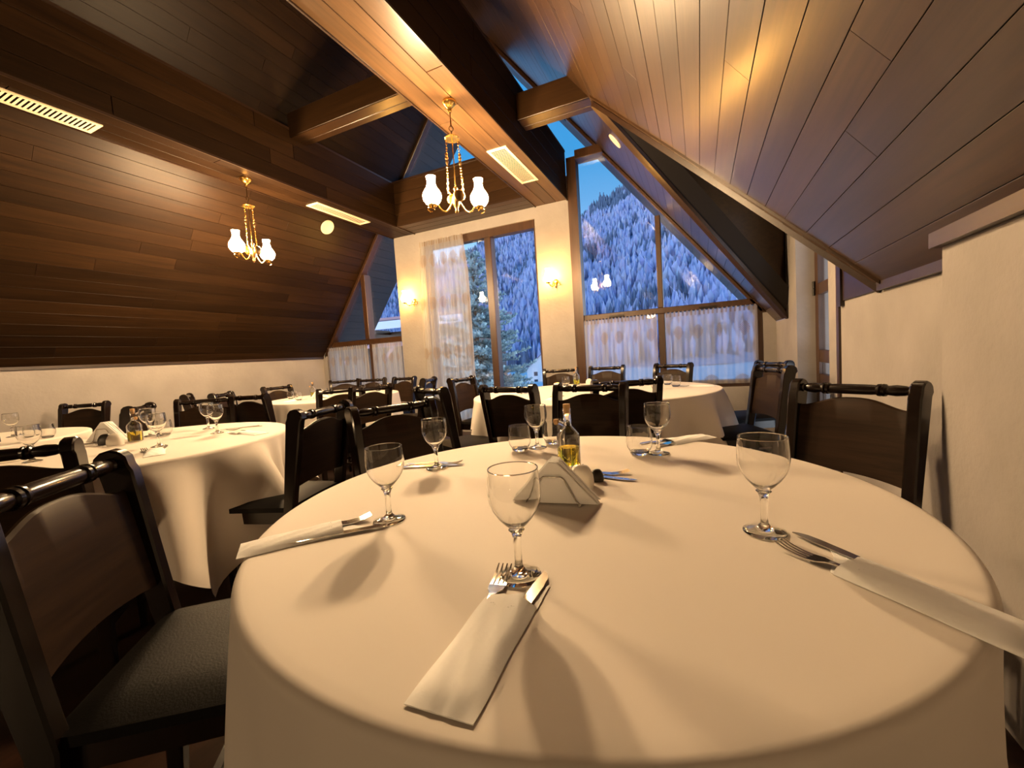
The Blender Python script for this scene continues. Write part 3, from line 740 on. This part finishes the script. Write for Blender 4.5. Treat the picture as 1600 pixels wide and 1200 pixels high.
puck('R', -.70, 4.40, 'round cream ceiling speaker in the plank slope above the right window', .085)
# ------------------------------------------------------------------ chairs (local: faces +Y, seat centre at the origin)
def make_chair(label):
    t = thing('dining_chair', label, 'chair', (0, 0, 0), 0, 'dark turned-rail dining chairs')
    def yc(z): return -.185 - max(0, z - .44) * .165 - (.0 if z > .44 else (.44 - z) * .05)
    for sg in (-1, 1):
        zs = [0, .2, .44, .55, .68, .80, .86]
        dep = [.038, .046, .052, .056, .064, .072, .076]
        front = [(yc(z) + d / 2, z) for z, d in zip(zs, dep)]; back = [(yc(z) - d / 2, z) for z, d in zip(zs, dep)]
        ca = (yc(.88) - .006, .878); arc = [(ca[0] + .040 * math.cos(a), ca[1] + .040 * math.sin(a)) for a in [math.radians(q) for q in (-5, 30, 60, 90, 120, 150, 185)]]
        poly = front + arc + back[::-1]
        xi = sg * .2 - .020
        mb = MB(); n = len(poly); cen = None
        ring = []
        for dx, ins in ((0, .005), (.005, 0), (.035, 0), (.040, .005)):
            for i, (py, pz) in enumerate(poly):
                a, b = poly[i - 1], poly[(i + 1) % n]; tx, tz = b[0] - a[0], b[1] - a[1]; L = math.hypot(tx, tz)
                mb.v.append((xi + dx, py - tz / L * ins, pz + tx / L * ins))
        for r in range(3):
            for i in range(n):
                j = (i + 1) % n; mb.f.append((r * n + i, r * n + j, (r + 1) * n + j, (r + 1) * n + i))
        mb.f += [tuple(range(n)), tuple(3 * n + i for i in reversed(range(n)))]
        mb.build('back_post', CHAIRW, t, 40)
        MB().lathe([(.014, 0), (.017, .12), (.021, .40), (.021, .43)], 4, (0, 0, 0)).xform(Matrix.Translation((sg * .185, .175, 0)) @ Matrix.Rotation(PI / 4, 4, 'Z')).build('front_leg', CHAIRW, t)
        MB().box(sg * .185 - .009, sg * .185 + .009, -.18, .17, .17, .20).build('side_stretcher', CHAIRW, t)
    # back panel, arched top, hung between the posts
    mb = MB(); nx = 16; hw = .184
    for dy in (.009, -.009):
        for i in range(nx + 1):
            x = -hw + 2 * hw * i / nx; u = abs(x) / hw
            top = .811 + .037 * (.5 + .5 * math.cos(PI * min(1, (u * 1.04) ** 1.35))); bot = .545 + .018 * (1 - u * u)
            for z in (bot, bot + .1, top - .1, top - .006, top):
                mb.v.append((x, yc(z) + .002 + (dy if z < top else dy * .35) - .014 * (1 - u * u), z))
    m = 5; off = (nx + 1) * m
    for i in range(nx):
        for k in range(m - 1):
            q = i * m + k
            mb.f += [(q, q + m, q + m + 1, q + 1), (off + q, off + q + 1, off + q + m + 1, off + q + m)]
        mb.f += [(i * m, off + i * m, off + (i + 1) * m, (i + 1) * m), (i * m + m - 1, (i + 1) * m + m - 1, off + (i + 1) * m + m - 1, off + i * m + m - 1)]
    for i in (0, nx):
        for k in range(m - 1): mb.f.append((i * m + k, i * m + k + 1, off + i * m + k + 1, off + i * m + k))
    mb.build('back_panel', PANELW, t, 40)
    half = [(0, .0165), (.06, .0160), (.078, .0145), (.080, .0185), (.088, .0195), (.092, .0150), (.096, .0195), (.104, .0185), (.108, .0140), (.135, .0170), (.160, .0150), (.172, .0115), (.176, .0150), (.184, .0150)]
    half = [(h, r * 1.22) for h, r in half]; prof = [(r, -h) for h, r in reversed(half)] + [(r, h) for h, r in half[1:]]
    MB().lathe(prof, 14, (0, yc(.882) - .004, .880), 'x').build('top_rail', CHAIRW, t, 40)
    # seat
    mb = MB(); n = 9
    def sx(y): return .205 + .018 * (y + .19) / .40
    for j in range(n + 1):
        y = -.185 + .40 * j / n
        for i in range(n + 1):
            u = -1 + 2 * i / n; ed = max(abs(u), abs(2 * j / n - 1)) ** 6
            mb.v.append((u * sx(y) * (1 - .02 * (abs(2 * j / n - 1) ** 8)), y, .478 - .018 * ed + .004 * (1 - u * u)))
    for j in range(n):
        for i in range(n): q = j * (n + 1) + i; mb.f.append((q, q + 1, q + n + 2, q + n + 1))
    rim = [i for i in range(n + 1)] + [j * (n + 1) + n for j in range(1, n + 1)] + [n * (n + 1) + i for i in reversed(range(n))] + [j * (n + 1) for j in reversed(range(1, n))]
    b0 = len(mb.v)
    for q in rim: v = mb.v[q]; mb.v.append((v[0], v[1], .438))
    for k in range(len(rim)): k2 = (k + 1) % len(rim); mb.f.append((rim[k], rim[k2], b0 + k2, b0 + k))
    mb.f.append(tuple(b0 + k for k in range(len(rim))))
    mb.build('seat_pad', LEATHER, t, 50)
    MB().box(-.19, .19, -.17, .20, .375, .437).build('seat_frame', CHAIRW, t)
    MB().box(-.17, .17, -.008, .010, .178, .196).build('cross_stretcher', CHAIRW, t)
    return t
CH = [  # back-top x, y, facing (deg from +X), label
 (.53, 1.99, 229, 'dark wooden chair at the nearest table, against the right-hand plaster wall'),
 (-.59, 2.36, 264, 'dark wooden chair behind the oil bottle of the nearest table'),
 (-1.34, 1.56, 338, 'dark wooden chair facing us behind the far left wine glass of the nearest table'),
 (-1.27, .39, 39, 'large dark chair pulled back at the left edge of the nearest table'),
 (-1.74, 1.49, 195, 'dark chair standing with its back to us between the two nearest tables'),
 (-2.09, .50, 140, 'dark chair behind the nearest-left one, facing the left table'),
 (-3.94, 1.70, 228, 'slim-looking dark chair turned sideways behind the oil bottle of the left table'),
 (-3.93, 2.17, 316, 'dark chair facing us behind the pair of wine glasses on the left table'),
 (-5.72, 2.03, 300, 'single dark chair against the bare stretch of the left wall'),
 (-5.3, 2.75, 55, 'dark chair half hidden behind the left table, its turned rail against the left wall'),
 (-4.75, 2.80, 35, 'dark chair half hidden beside the far-left table, second rail along the left wall'),
 (-3.70, 2.40, 98, 'dark chair with its back to us at the near-left side of the far-left table'),
 (-4.25, .85, 8, 'dark chair cut by the left frame edge at the far end of the left table'),
 (-5.12, 3.72, 4, 'dark chair at the far-left table with its back to the pale left wall'),
 (-4.97, 4.72, 328, 'dark chair before the left café curtains, nearest the knee wall'),
 (-4.44, 4.74, 285, 'dark chair before the left café curtains, under the window mullion'),
 (-3.83, 4.72, 262, 'dark chair before the left pillar under its wall lamp'),
 (-2.93, 4.05, 197, 'dark chair seen edge-on below the voile curtain'),
 (-2.83, 3.00, 168, 'dark chair with its back to us at the near side of the far-left table'),
 (-3.05, 2.85, 158, 'dark chair at the far-left table with its rail overlapping the neighbouring back'),
 (-2.33, 3.83, 355, 'dark chair at the window table with its back to the voile curtain'),
 (-1.79, 2.50, 62, 'dark chair at the left end of the window table, leaning post catching the light'),
 (-1.14, 2.43, 78, 'dark chair with its back to us before the window table, left of the oil bottle'),
 (-.42, 2.62, 118, 'dark chair at the window table half hidden by the chair behind the oil bottle'),
 (-1.56, 4.88, 285, 'dark chair at the window table before the lit right pillar'),
 (-1.02, 4.98, 262, 'dark chair at the window table before the left half of the right window'),
 (-.27, 4.74, 240, 'dark chair at the window table before the mullion of the right window'),
 (.46, 3.42, 200, 'dark chair turned sideways at the right end of the window table, blue-lit'),
 (.56, 4.15, 205, 'dark chair just behind the sideways one, only its rail and knobs in view'),
]
proto = make_chair('x')
for i, (x, y, f, lab) in enumerate(CH):
    a = math.radians(f); loc = (x + .255 * math.cos(a), y + .255 * math.sin(a), 0); rz = a - PI / 2
    if i == 0:
        proto.location = loc; proto.rotation_euler = (0, 0, rz); proto['label'] = lab
    else: dup(proto, loc, rz, lab)

# ------------------------------------------------------------------ tables and cloths
TOPZ = .752
def table(cx, cy, rx, ry, label, cloth_label, S, rot, dmax, fold=.035, seed=1):
    t = thing('round_table', label, 'table', (cx, cy, 0))
    MB().lathe([(0, .722), (1, .722), (1, .744), (0, .744)], 48).xform(Matrix.Diagonal((rx - .02, ry - .02, 1, 1))).build('tabletop', FRAME, t)
    MB().lathe([(.09, .03), (.06, .12), (.045, .35), (.06, .60), (.11, .72)], 16).build('column', CHAIRW, t, 50)
    for k in range(4):
        a = PI / 4 + k * PI / 2; MB().tube([(.05 * math.cos(a), .05 * math.sin(a), .10), (.22 * math.cos(a), .22 * math.sin(a), .06), (.36 * math.cos(a), .36 * math.sin(a), .028)], .028, 8).build('foot', CHAIRW, t)
    rr = random.Random(seed); nt_ = 240; ph = [rr.uniform(0, 6.28) for _ in range(5)]
    mb = MB(); mb.v.append((0, 0, TOPZ)); rings = []
    R0 = 1.0
    def ring(fn):
        s = len(mb.v)
        for k in range(nt_): mb.v.append(fn(2 * PI * k / nt_))
        rings.append(s)
    for q in (.25, .5, .72, .87, .95):
        ring(lambda a, q=q: (rx * q * math.cos(a), ry * q * math.sin(a), TOPZ))
    er = .016
    for q in (0, 18, 36, 54, 72, 90):
        c, s = math.sin(math.radians(q)), math.cos(math.radians(q))
        ring(lambda a, c=c, s=s: ((rx - er + er * c) * math.cos(a), (ry - er + er * c) * math.sin(a), TOPZ - er + er * s))
    nd = 16; R = (rx + ry) / 2
    for j in range(1, nd + 1):
        u = j / nd
        def fn(a, u=u):
            b = a - rot
            if S: rho = S / max(abs(math.cos(b)), abs(math.sin(b)))
            else: rho = R + dmax
            drop = min(dmax, max(.12, rho - R)); cor = max(0, min(1, (drop - .25) / .3)) if S else .3
            z = TOPZ - er - (drop - er) * u
            w = .5 + .5 * math.sin(b * 13 + ph[0] + .8 * math.sin(b * 3 + ph[1]))
            w2 = math.sin(b * 29 + ph[2])
            g = fold * (u ** .85) * ((.35 + 1.2 * cor) * (w ** 1.8) * 1.6 + .20 * w2) + .01 * u
            g -= .05 * u * cor
            c = 1 + g / R
            return (rx * c * math.cos(a), ry * c * math.sin(a), z)
        ring(fn)
    for k in range(nt_): mb.f.append((0, rings[0] + k, rings[0] + (k + 1) % nt_))
    for s0, s1 in zip(rings[:-1], rings[1:]):
        for k in range(nt_): k2 = (k + 1) % nt_; mb.f.append((s0 + k, s1 + k, s1 + k2, s0 + k2))
    o = mb.build('tablecloth', CLOTH, None, 80); o.location = (cx, cy, 0)
    tag(o, cloth_label, 'tablecloth', 'cream tablecloths')
    return t
table(-.305, .959, .691, .691, 'round table under the nearest cream cloth', 'cream satin cloth over the nearest large round table', 0, 0, .62, .055, 5)
table(-2.80, 1.15, .755, .755, 'round table under the cloth on the left', 'cream cloth with a long hanging corner over the left round table', 1.03, math.radians(-3 - 45), .70, .15, 2)
table(-.88, 3.55, 1.04, .92, 'wide table under the cloth before the right window', 'cream cloth catching blue daylight over the window table', 1.25, math.radians(-15 - 45), .48, .09, 3)
table(-4.10, 3.74, .75, .75, 'round table under the cloth in the far-left corner', 'cream cloth over the far-left table by the left café curtains', 1.03, math.radians(10), .55, .04, 4)
table(-4.58, .90, .71, .71, 'round table under the cloth at the left frame edge', 'cream cloth over the table cut by the left frame edge', .98, math.radians(20), .55, .04, 6)
# ------------------------------------------------------------------ table ware (prototypes at the origin, then copies)
Z0 = TOPZ + .0008
used = set()
def place(proto, x, y, rz, label, group, z=Z0):
    if proto.name not in used:
        used.add(proto.name); proto.location = (x, y, z); proto.rotation_euler = (0, 0, rz); proto['label'] = label; proto['group'] = group; return proto
    return dup(proto, (x, y, z), rz, label, group)
wg = thing('wine_glass', 'x', 'glass', (0, 0, 0))
out = [(.0062, .0715), (.0115, .0765), (.019, .0835), (.0275, .093), (.0352, .105), (.0398, .118), (.0412, .131), (.0403, .147), (.0385, .166)]
inn = [(.0372, .166), (.0390, .147), (.0399, .131), (.0385, .1185), (.0340, .106), (.0262, .0945), (.0175, .0852), (.009, .0795), (0, .078)]
MB().lathe(out + inn, 32).build('bowl', BOWLGLASS, wg, 70)
MB().lathe([(0, .0004), (.0335, .0004), (.0345, .0016), (.034, .003), (.024, .0062), (.012, .0098), (.0068, .016), (.0056, .026), (.0056, .048), (.0064, .060), (.009, .0685), (.0125, .0725), (.008, .0735), (0, .074)], 28).build('stem', STEMGLASS, wg, 60)
MB().lathe([(.0374, .1660), (.0383, .1668), (.0388, .1660), (.0384, .1650)], 32, closed=True).build('rim', STEMGLASS, wg, 70)
tb = thing('water_tumbler', 'x', 'glass', (0, 0, 0))
MB().lathe([(.030, .010), (.0385, .026), (.0408, .042), (.0395, .062), (.0355, .092), (.0343, .092), (.0383, .062), (.0396, .042), (.0372, .0265), (.029, .012), (0, .0115)], 30).build('wall', BOWLGLASS, tb, 70)
MB().lathe([(0, .0004), (.024, .0004), (.028, .004), (.030, .0095), (.0285, .0105), (0, .0098)], 28).build('base', STEMGLASS, tb, 60)
def ribbon(mb, sec, th):
    """sec: (y, x0, x1, z)"""
    n0 = len(mb.v)
    for (y, a, b, z) in sec: mb.v += [(a, y, z), (b, y, z), (b, y, z + th), (a, y, z + th)]
    k = len(sec)
    for i in range(k - 1):
        q = n0 + i * 4
        for j in range(4): j2 = (j + 1) % 4; mb.f.append((q + j, q + j2, q + 4 + j2, q + 4 + j))
    mb.f += [(n0, n0 + 3, n0 + 2, n0 + 1), (n0 + 4 * k - 4, n0 + 4 * k - 3, n0 + 4 * k - 2, n0 + 4 * k - 1)]
fk = thing('fork', 'x', 'fork', (0, 0, 0))
mb = MB(); ribbon(mb, [(0, -.006, .006, .001), (.004, -.009, .009, .001), (.03, -.008, .008, .0015), (.075, -.0045, .0045, .004), (.105, -.0035, .0035, .006), (.118, -.006, .006, .005), (.128, -.0115, .0115, .003), (.143, -.0125, .0125, .001)], .0018)
hd = mb.build('handle', STEEL, fk, 30)
for k in range(4):
    x = -.0102 + .0068 * k; mb = MB(); ribbon(mb, [(.142, x - .0023, x + .0023, .001), (.158, x - .0019, x + .0019, .0012), (.175, x - .0016, x + .0016, .0035), (.192, x - .0009, x + .0009, .0085)], .0017)
    mb.build('tine', STEEL, fk, 30)
kn = thing('table_knife', 'x', 'knife', (0, 0, 0))
mb = MB(); ribbon(mb, [(0, -.007, .007, .0005), (.004, -.0095, .0095, .0005), (.05, -.0085, .0085, .0005), (.095, -.0065, .0065, .0005)], .0034); mb.build('handle', STEEL, kn, 30)
mb = MB(); ribbon(mb, [(.095, -.006, .0065, .002), (.12, -.0075, .008, .002), (.17, -.0075, .0095, .002), (.192, -.0065, .008, .002), (.205, -.005, .003, .002), (.211, -.0045, -.003, .002)], .0012); mb.build('blade', STEEL, kn, 30)
def make_sleeve():
    s = thing('napkin_sleeve', 'x', 'napkin', (0, 0, 0)); W_, L_ = .0385, .185
    mb = MB(); nx, ny = 10, 16
    for top in (1, 0):
        for j in range(ny + 1):
            v = j / ny
            for i in range(nx + 1):
                u = -1 + 2 * i / nx; e_ = (1 - u ** 4)
                z = .0004 + (.0125 * e_ * (.62 + .38 * v) * (1 - .85 * max(0, .10 - v) / .10) + .0012 * math.sin(i * 1.9 + j * .8) * e_ if top else 0)
                if top: z = max(z, .0016)
                mb.v.append((u * W_ * (1 + (.02 * math.sin(v * 9) if abs(u) == 1 else 0)), L_ * v, z))
    o_ = (nx + 1) * (ny + 1)
    for j in range(ny):
        for i in range(nx):
            q = j * (nx + 1) + i; mb.f += [(q, q + 1, q + nx + 2, q + nx + 1), (o_ + q, o_ + q + nx + 1, o_ + q + nx + 2, o_ + q + 1)]
        for i in (0, nx): q = j * (nx + 1) + i; mb.f.append((q, q + nx + 1, o_ + q + nx + 1, o_ + q))
    for i in range(nx): mb.f.append((i, o_ + i, o_ + i + 1, i + 1))
    mb.build('pocket', PAPER, s, 50)
    MB().prism([(-W_ * .98, L_ * .99, .0013), (W_ * 1.05, L_ * .99, .0013), (W_ * 1.05, L_ + .058, .0013), (W_ * .30, L_ + .030, .0013), (-W_ * .98, L_ + .004, .0013)], (0, 0, -.0009)).build('back_layer', PAPER, s)
    mb = MB()
    for k in range(22):
        x = -W_ * .9 + W_ * 1.8 * k / 21; mb.lathe([(.0013, 0), (.0009, .0007), (0, .0009)], 6, (x, L_ - .022 + .003 * math.sin(k * 1.4), .0122 * (1 - (x / W_) ** 4) * .93))
    tag(mb.build('embossed_border', PAPER, s, 60), kind='stuff'); return s
sl = make_sleeve()
def rz_of(dx, dy): return math.atan2(dy, dx) - PI / 2
G1, G2, G3, G4, G5 = 'stemmed wine glasses', 'stemless water tumblers', 'forks', 'table knives', 'paper napkin sleeves'
# nearest table
for x, y, s, l in ((-.264, .560, 1.02, 'wine glass in the middle foreground above the front napkin sleeve'), (-.627, .686, .98, 'wine glass at the left side of the nearest table'),
                (-.772, 1.077, .95, 'wine glass at the far left edge of the nearest table, before a dark chair'), (-.551, 1.395, .94, 'wine glass at the far side of the nearest table, left of the oil bottle'),
                (-.13, 1.373, .97, 'wine glass at the far side of the nearest table, right of the oil bottle'), (.094, .825, 1.03, 'wine glass at the right side of the nearest table, by the angled napkin sleeve')):
    o = place(wg, x, y, x * 7, l, G1); o.scale = (1, 1, s)
for x, y, l in ((-.598, 1.345, 'water tumbler left of the wine glass at the far side of the nearest table'), (-.515, 1.47, 'water tumbler half hidden behind the far wine glass, left of the oil bottle'), (-.185, 1.352, 'water tumbler right of the oil bottle on the nearest table')):
    place(tb, x, y, 0, l, G2)
def setting(x, y, dx, dy, ls, lf, lk, fo=(-.018, .012, 8, .075), ko=(.020, 0, -6, .09), dz=0.0):
    """sleeve tail at x, y pointing along dx, dy; fork and knife stick out of its mouth"""
    r = rz_of(dx, dy); M_ = Matrix.Translation((x, y, Z0)) @ Matrix.Rotation(r, 4, 'Z')
    if ls: place(sl, x, y, r, ls, G5)
    for pr, lab, g, (ox, oz, da, oy) in ((fk, lf, G3, fo), (kn, lk, G4, ko)):
        if lab is None: continue
        p = M_ @ Vector((ox, oy, 0)); o = place(pr, p.x, p.y, r + math.radians(da), lab, g, Z0 + .0014)
setting(-.240, .304, -.045, 1, 'paper napkin sleeve with fork and knife in the front middle of the nearest table', 'fork standing out of the front napkin sleeve', 'knife standing out of the front napkin sleeve', (-.010, 0, 9, .078), (.016, 0, -3, .062))
setting(.318, .592, -.70, .72, 'paper napkin sleeve overhanging the right edge of the nearest table', 'fork beside the foot of the right wine glass', 'knife beside the foot of the right wine glass', (.016 - .034, 0, -14 + 20 - 4, .085), (.022, 0, -4, .085))
setting(-.815, .478, .62, .785, 'paper napkin sleeve at the left edge of the nearest table', 'fork with raised tines in the left napkin sleeve', 'knife in the left napkin sleeve, below its fork', (-.012, 0, 2, .055), (.020, 0, -8, .065))
setting(.02, 1.665, -.70, -.72, 'rumpled paper napkin sleeve at the far right side of the nearest table', 'fork under the rumpled napkin sleeve by the far right wine glass', 'knife under the rumpled napkin sleeve by the far right wine glass', (-.012, 0, 2, .075), (.020, 0, -4, .075))
place(fk, -.905, 1.095, rz_of(.95, .25), 'fork lying by the far left wine glass of the nearest table', G3)
place(kn, -.90, 1.055, rz_of(.93, .35), 'knife lying by the far left wine glass of the nearest table', G4)
place(kn, -.365, 1.108, rz_of(.20, -.035), 'knife lying behind the napkin holder of the nearest table', G4)
place(fk, -.365, 1.068, rz_of(.168, .064), 'fork lying behind the napkin holder of the nearest table', G3)
# napkin holder
def napkin_holder(x, y, rz, label, nap_label, grp, sc=1.0):
    h = thing('napkin_holder', label, 'napkin holder', (x, y, Z0), rz); h.scale = (sc, sc, sc)
    for sg in (-1, 1):
        yb = sg * .023
        P = [(-.058, yb, .004), (-.050, yb, .012), (-.026, yb * 1.25, .062), (-.020, yb * 1.27, .067), (.020, yb * 1.27, .067), (.026, yb * 1.25, .062), (.050, yb, .012), (.058, yb, .004)]
        MB().tube(P, .0017, 8).build('wire_loop', CHROME, h, 60)
    mb = MB()
    for xx in (-.058, .058): mb.tube([(xx, -.030, .0022), (xx, .030, .0022)], .0017, 6)
    mb.tube([(-.058, 0, .0022), (.058, 0, .0022)], .0017, 6).build('base_wire', CHROME, h)
    nm = None
    M_ = Matrix.Translation((x, y, Z0)) @ Matrix.Rotation(rz, 4, 'Z')
    for k in range(6):
        if nm is None:
            tri = [(-.098, .0), (.098, .0), (.012, .094), (-.006, .096)]
            b = MB().prism([(px, -.0028, pz) for px, pz in tri], (0, .0056, 0), .0012); nm = b.mesh('folded_napkin', PAPER)
        o = link(bpy.data.objects.new('folded_napkin', nm)); oy = -.0175 + .007 * k
        o.location = M_ @ Vector((.003 * math.sin(k * 2.1), oy, .0045 * sc)); o.rotation_euler = (math.radians(1.5 * (2.5 - k)), math.radians(1.2 * math.sin(k * 3)), rz + math.radians(.8 * math.sin(k * 1.7))); o.scale = (sc, sc, sc)
        tag(o, nap_label, 'napkin', grp)
napkin_holder(-.311, .880, math.radians(8), 'steel wire napkin holder in the middle of the nearest table', 'white triangular paper napkin in the wire holder on the nearest table', 'napkins in the nearest holder', 1.0)
napkin_holder(-3.165, 1.205, math.radians(25), 'steel wire napkin holder on the left round table', 'white triangular paper napkin in the holder on the left table', 'napkins in the left holder', 1.15)
napkin_holder(-4.12, 3.52, math.radians(20), 'steel wire napkin holder on the far-left table', 'white triangular paper napkin in the holder on the far-left table', 'napkins in the far-left holder', 1.1)
# oil bottle
ob = thing('oil_bottle', 'x', 'bottle', (0, 0, 0))
MB().lathe([(0, .0005), (.030, .0005), (.034, .004), (.0345, .085), (.032, .098), (.020, .112), (.0125, .120), (.0115, .165), (.0130, .166), (.0130, .172), (.0105, .172), (.0095, .121), (.018, .111), (.0300, .097), (.0325, .085), (.0325, .006), (0, .005)], 28).build('flask', BOWLGLASS, ob, 60)
MB().lathe([(0, .0055), (.0318, .0062), (.0322, .058), (0, .058)], 28).build('oil', OIL, ob, 60)
MB().lathe([(.0, .160), (.0090, .160), (.0105, .178), (.0105, .186), (0, .187)], 14).build('cork_stopper', CORK, ob, 50)
MB().tube([(-.006, 0, .118), (-.018, -.004, .128), (-.030, -.008, .132)], .006, 10).build('spout', BOWLGLASS, ob, 60)
MB().lathe([(0, -.009), (.0065, -.008), (.009, 0), (.0075, .007), (0, .0085)], 12, (-.033, -.009, .133)).build('spout_cork', CORK, ob, 60)
GB = 'corked olive oil bottles'
place(ob, -.369, 1.19, math.radians(-10), 'corked olive oil bottle behind the napkins on the nearest table', GB)
place(ob, -2.93, 1.235, math.radians(160), 'olive oil bottle on the left round table', GB)
place(ob, -1.20, 4.28, math.radians(60), 'olive oil bottle on the far side of the window table', GB)
place(ob, -4.46, 3.72, math.radians(20), 'olive oil bottle beside the napkins on the far-left table', GB)
def pot(name, mat, x, y, rz, label, cat, group, s=1.0):
    t = thing(name, label, cat, (x, y, Z0), rz, group); t.scale = (s, s, s)
    mb = MB(); n = 20; L = [(0, 1.0), (.012, 1.06), (.03, 1.0), (.045, .78), (.053, .55), (.056, .3), (.0565, 0)]
    for z, f in L:
        for k in range(n):
            a = 2 * PI * k / n; c, s_ = math.cos(a), math.sin(a); e_ = .55
            mb.v.append((.030 * f * math.copysign(abs(c) ** e_, c), .022 * f * math.copysign(abs(s_) ** e_, s_), z))
    for i in range(len(L) - 1):
        for k in range(n): k2 = (k + 1) % n; mb.f.append((i * n + k, i * n + k2, (i + 1) * n + k2, (i + 1) * n + k))
    mb.f.append(tuple(reversed(range(n)))); mb.build('body', mat, t, 50)
    mb = MB()
    for k in range(3): mb.lathe([(.0016, 0), (.0012, .0006), (0, .0006)], 6, (-.006 + .006 * k, 0, .0566))
    mb.build('pour_holes', DARKCER if mat is CERAMIC else CERAMIC, t)
GP = 'salt and pepper pots'
pot('salt_pot', CERAMIC, -.282, 1.00, .3, 'white ceramic salt pot tucked behind the napkins on the nearest table', 'salt pot', GP)
pot('pepper_pot', DARKCER, -.255, 1.055, .3, 'dark pepper pot behind the white salt pot on the nearest table', 'pepper pot', GP, .55)
pot('salt_pot', CERAMIC, -2.905, 1.135, .8, 'white ceramic salt pot before the oil bottle on the left table', 'salt pot', GP, 1.15)
pot('pepper_pot', DARKCER, -3.02, 1.14, .8, 'dark pepper pot between napkins and salt pot on the left table', 'pepper pot', GP, 1.05)
pot('salt_pot', CERAMIC, -1.05, 4.22, .2, 'white ceramic salt pot on the far side of the window table', 'salt pot', GP, 1.1)
# left table
for x, y, l in ((-2.519, 1.153, 'wine glass by the fork at the front of the left table'), (-3.06, 1.36, 'wine glass behind the oil bottle on the left table'), (-2.626, 1.497, 'right one of the pair of wine glasses on the left table'), (-2.93, 1.62, 'left one of the pair of wine glasses on the left table'), (-2.82, .80, 'wine glass at the left table half hidden behind a chair rail')):
    place(wg, x, y, x * 5, l, G1)
place(tb, -2.98, 1.40, 0, 'water tumbler behind the oil bottle on the left table', G2)
setting(-2.235, 1.0, -.90, .44, 'paper napkin sleeve at the front of the left table', 'fork at the front of the left table', 'knife at the front of the left table')
setting(-2.23, 1.50, -.97, .10, 'paper napkin sleeve at the right end of the left table', 'fork at the right end of the left table', 'knife at the right end of the left table')
setting(-2.53, 1.80, -.55, -.83, None, 'fork at the far side of the left table', 'knife at the far side of the left table')
place(kn, -3.0, .60, rz_of(.35, .94), 'knife at the left table behind the nearest chair rails', G4)
# table at the left frame edge
place(wg, -4.50, 1.20, 0, 'wine glass on the table at the left frame edge', G1)
place(wg, -4.55, 1.05, 0, 'wine glass cut by the left frame edge', G1)
place(tb, -4.0, 1.22, 0, 'water tumbler on the left frame-edge table, farther of two', G2)
place(tb, -3.94, 1.12, 0, 'water tumbler on the left frame-edge table, nearer of two', G2)
# far-left table
for x, y, l in ((-4.72, 3.66, 'water tumbler at the left end of the far-left table, farther of two'), (-4.62, 3.52, 'water tumbler at the left end of the far-left table, nearer of two'), (-4.42, 3.86, 'water tumbler left of the napkins on the far-left table'), (-4.20, 3.30, 'water tumbler in front of the napkins on the far-left table'), (-4.2, 4.30, 'water tumbler on the far rim of the far-left table, left'), (-3.95, 4.32, 'water tumbler on the far rim of the far-left table, right')):
    place(tb, x, y, 0, l, G2)
setting(-4.22, 3.13, -.1, 1, 'paper napkin sleeve at the near side of the far-left table', None, 'knife at the near side of the far-left table')
# window table
for x, y, l in ((-.33, 3.52, 'water tumbler on the window table, nearest of the three at its right end'), (-.27, 3.92, 'water tumbler on the window table, farthest of the three at its right end'), (-.19, 3.70, 'water tumbler on the window table, rightmost of the three'), (-1.30, 4.22, 'water tumbler left of the oil bottle on the window table')):
    place(tb, x, y, 0, l, G2)
setting(.10, 3.66, -.98, .18, 'paper napkin sleeve at the right end of the window table', 'fork at the right end of the window table', 'knife at the right end of the window table')
setting(-1.02, 2.86, -.05, 1, 'paper napkin sleeve at the near side of the window table', 'fork at the near side of the window table', 'knife at the near side of the window table')
setting(-1.66, 3.40, .98, .12, 'paper napkin sleeve at the left end of the window table', 'fork at the left end of the window table', 'knife at the left end of the window table')
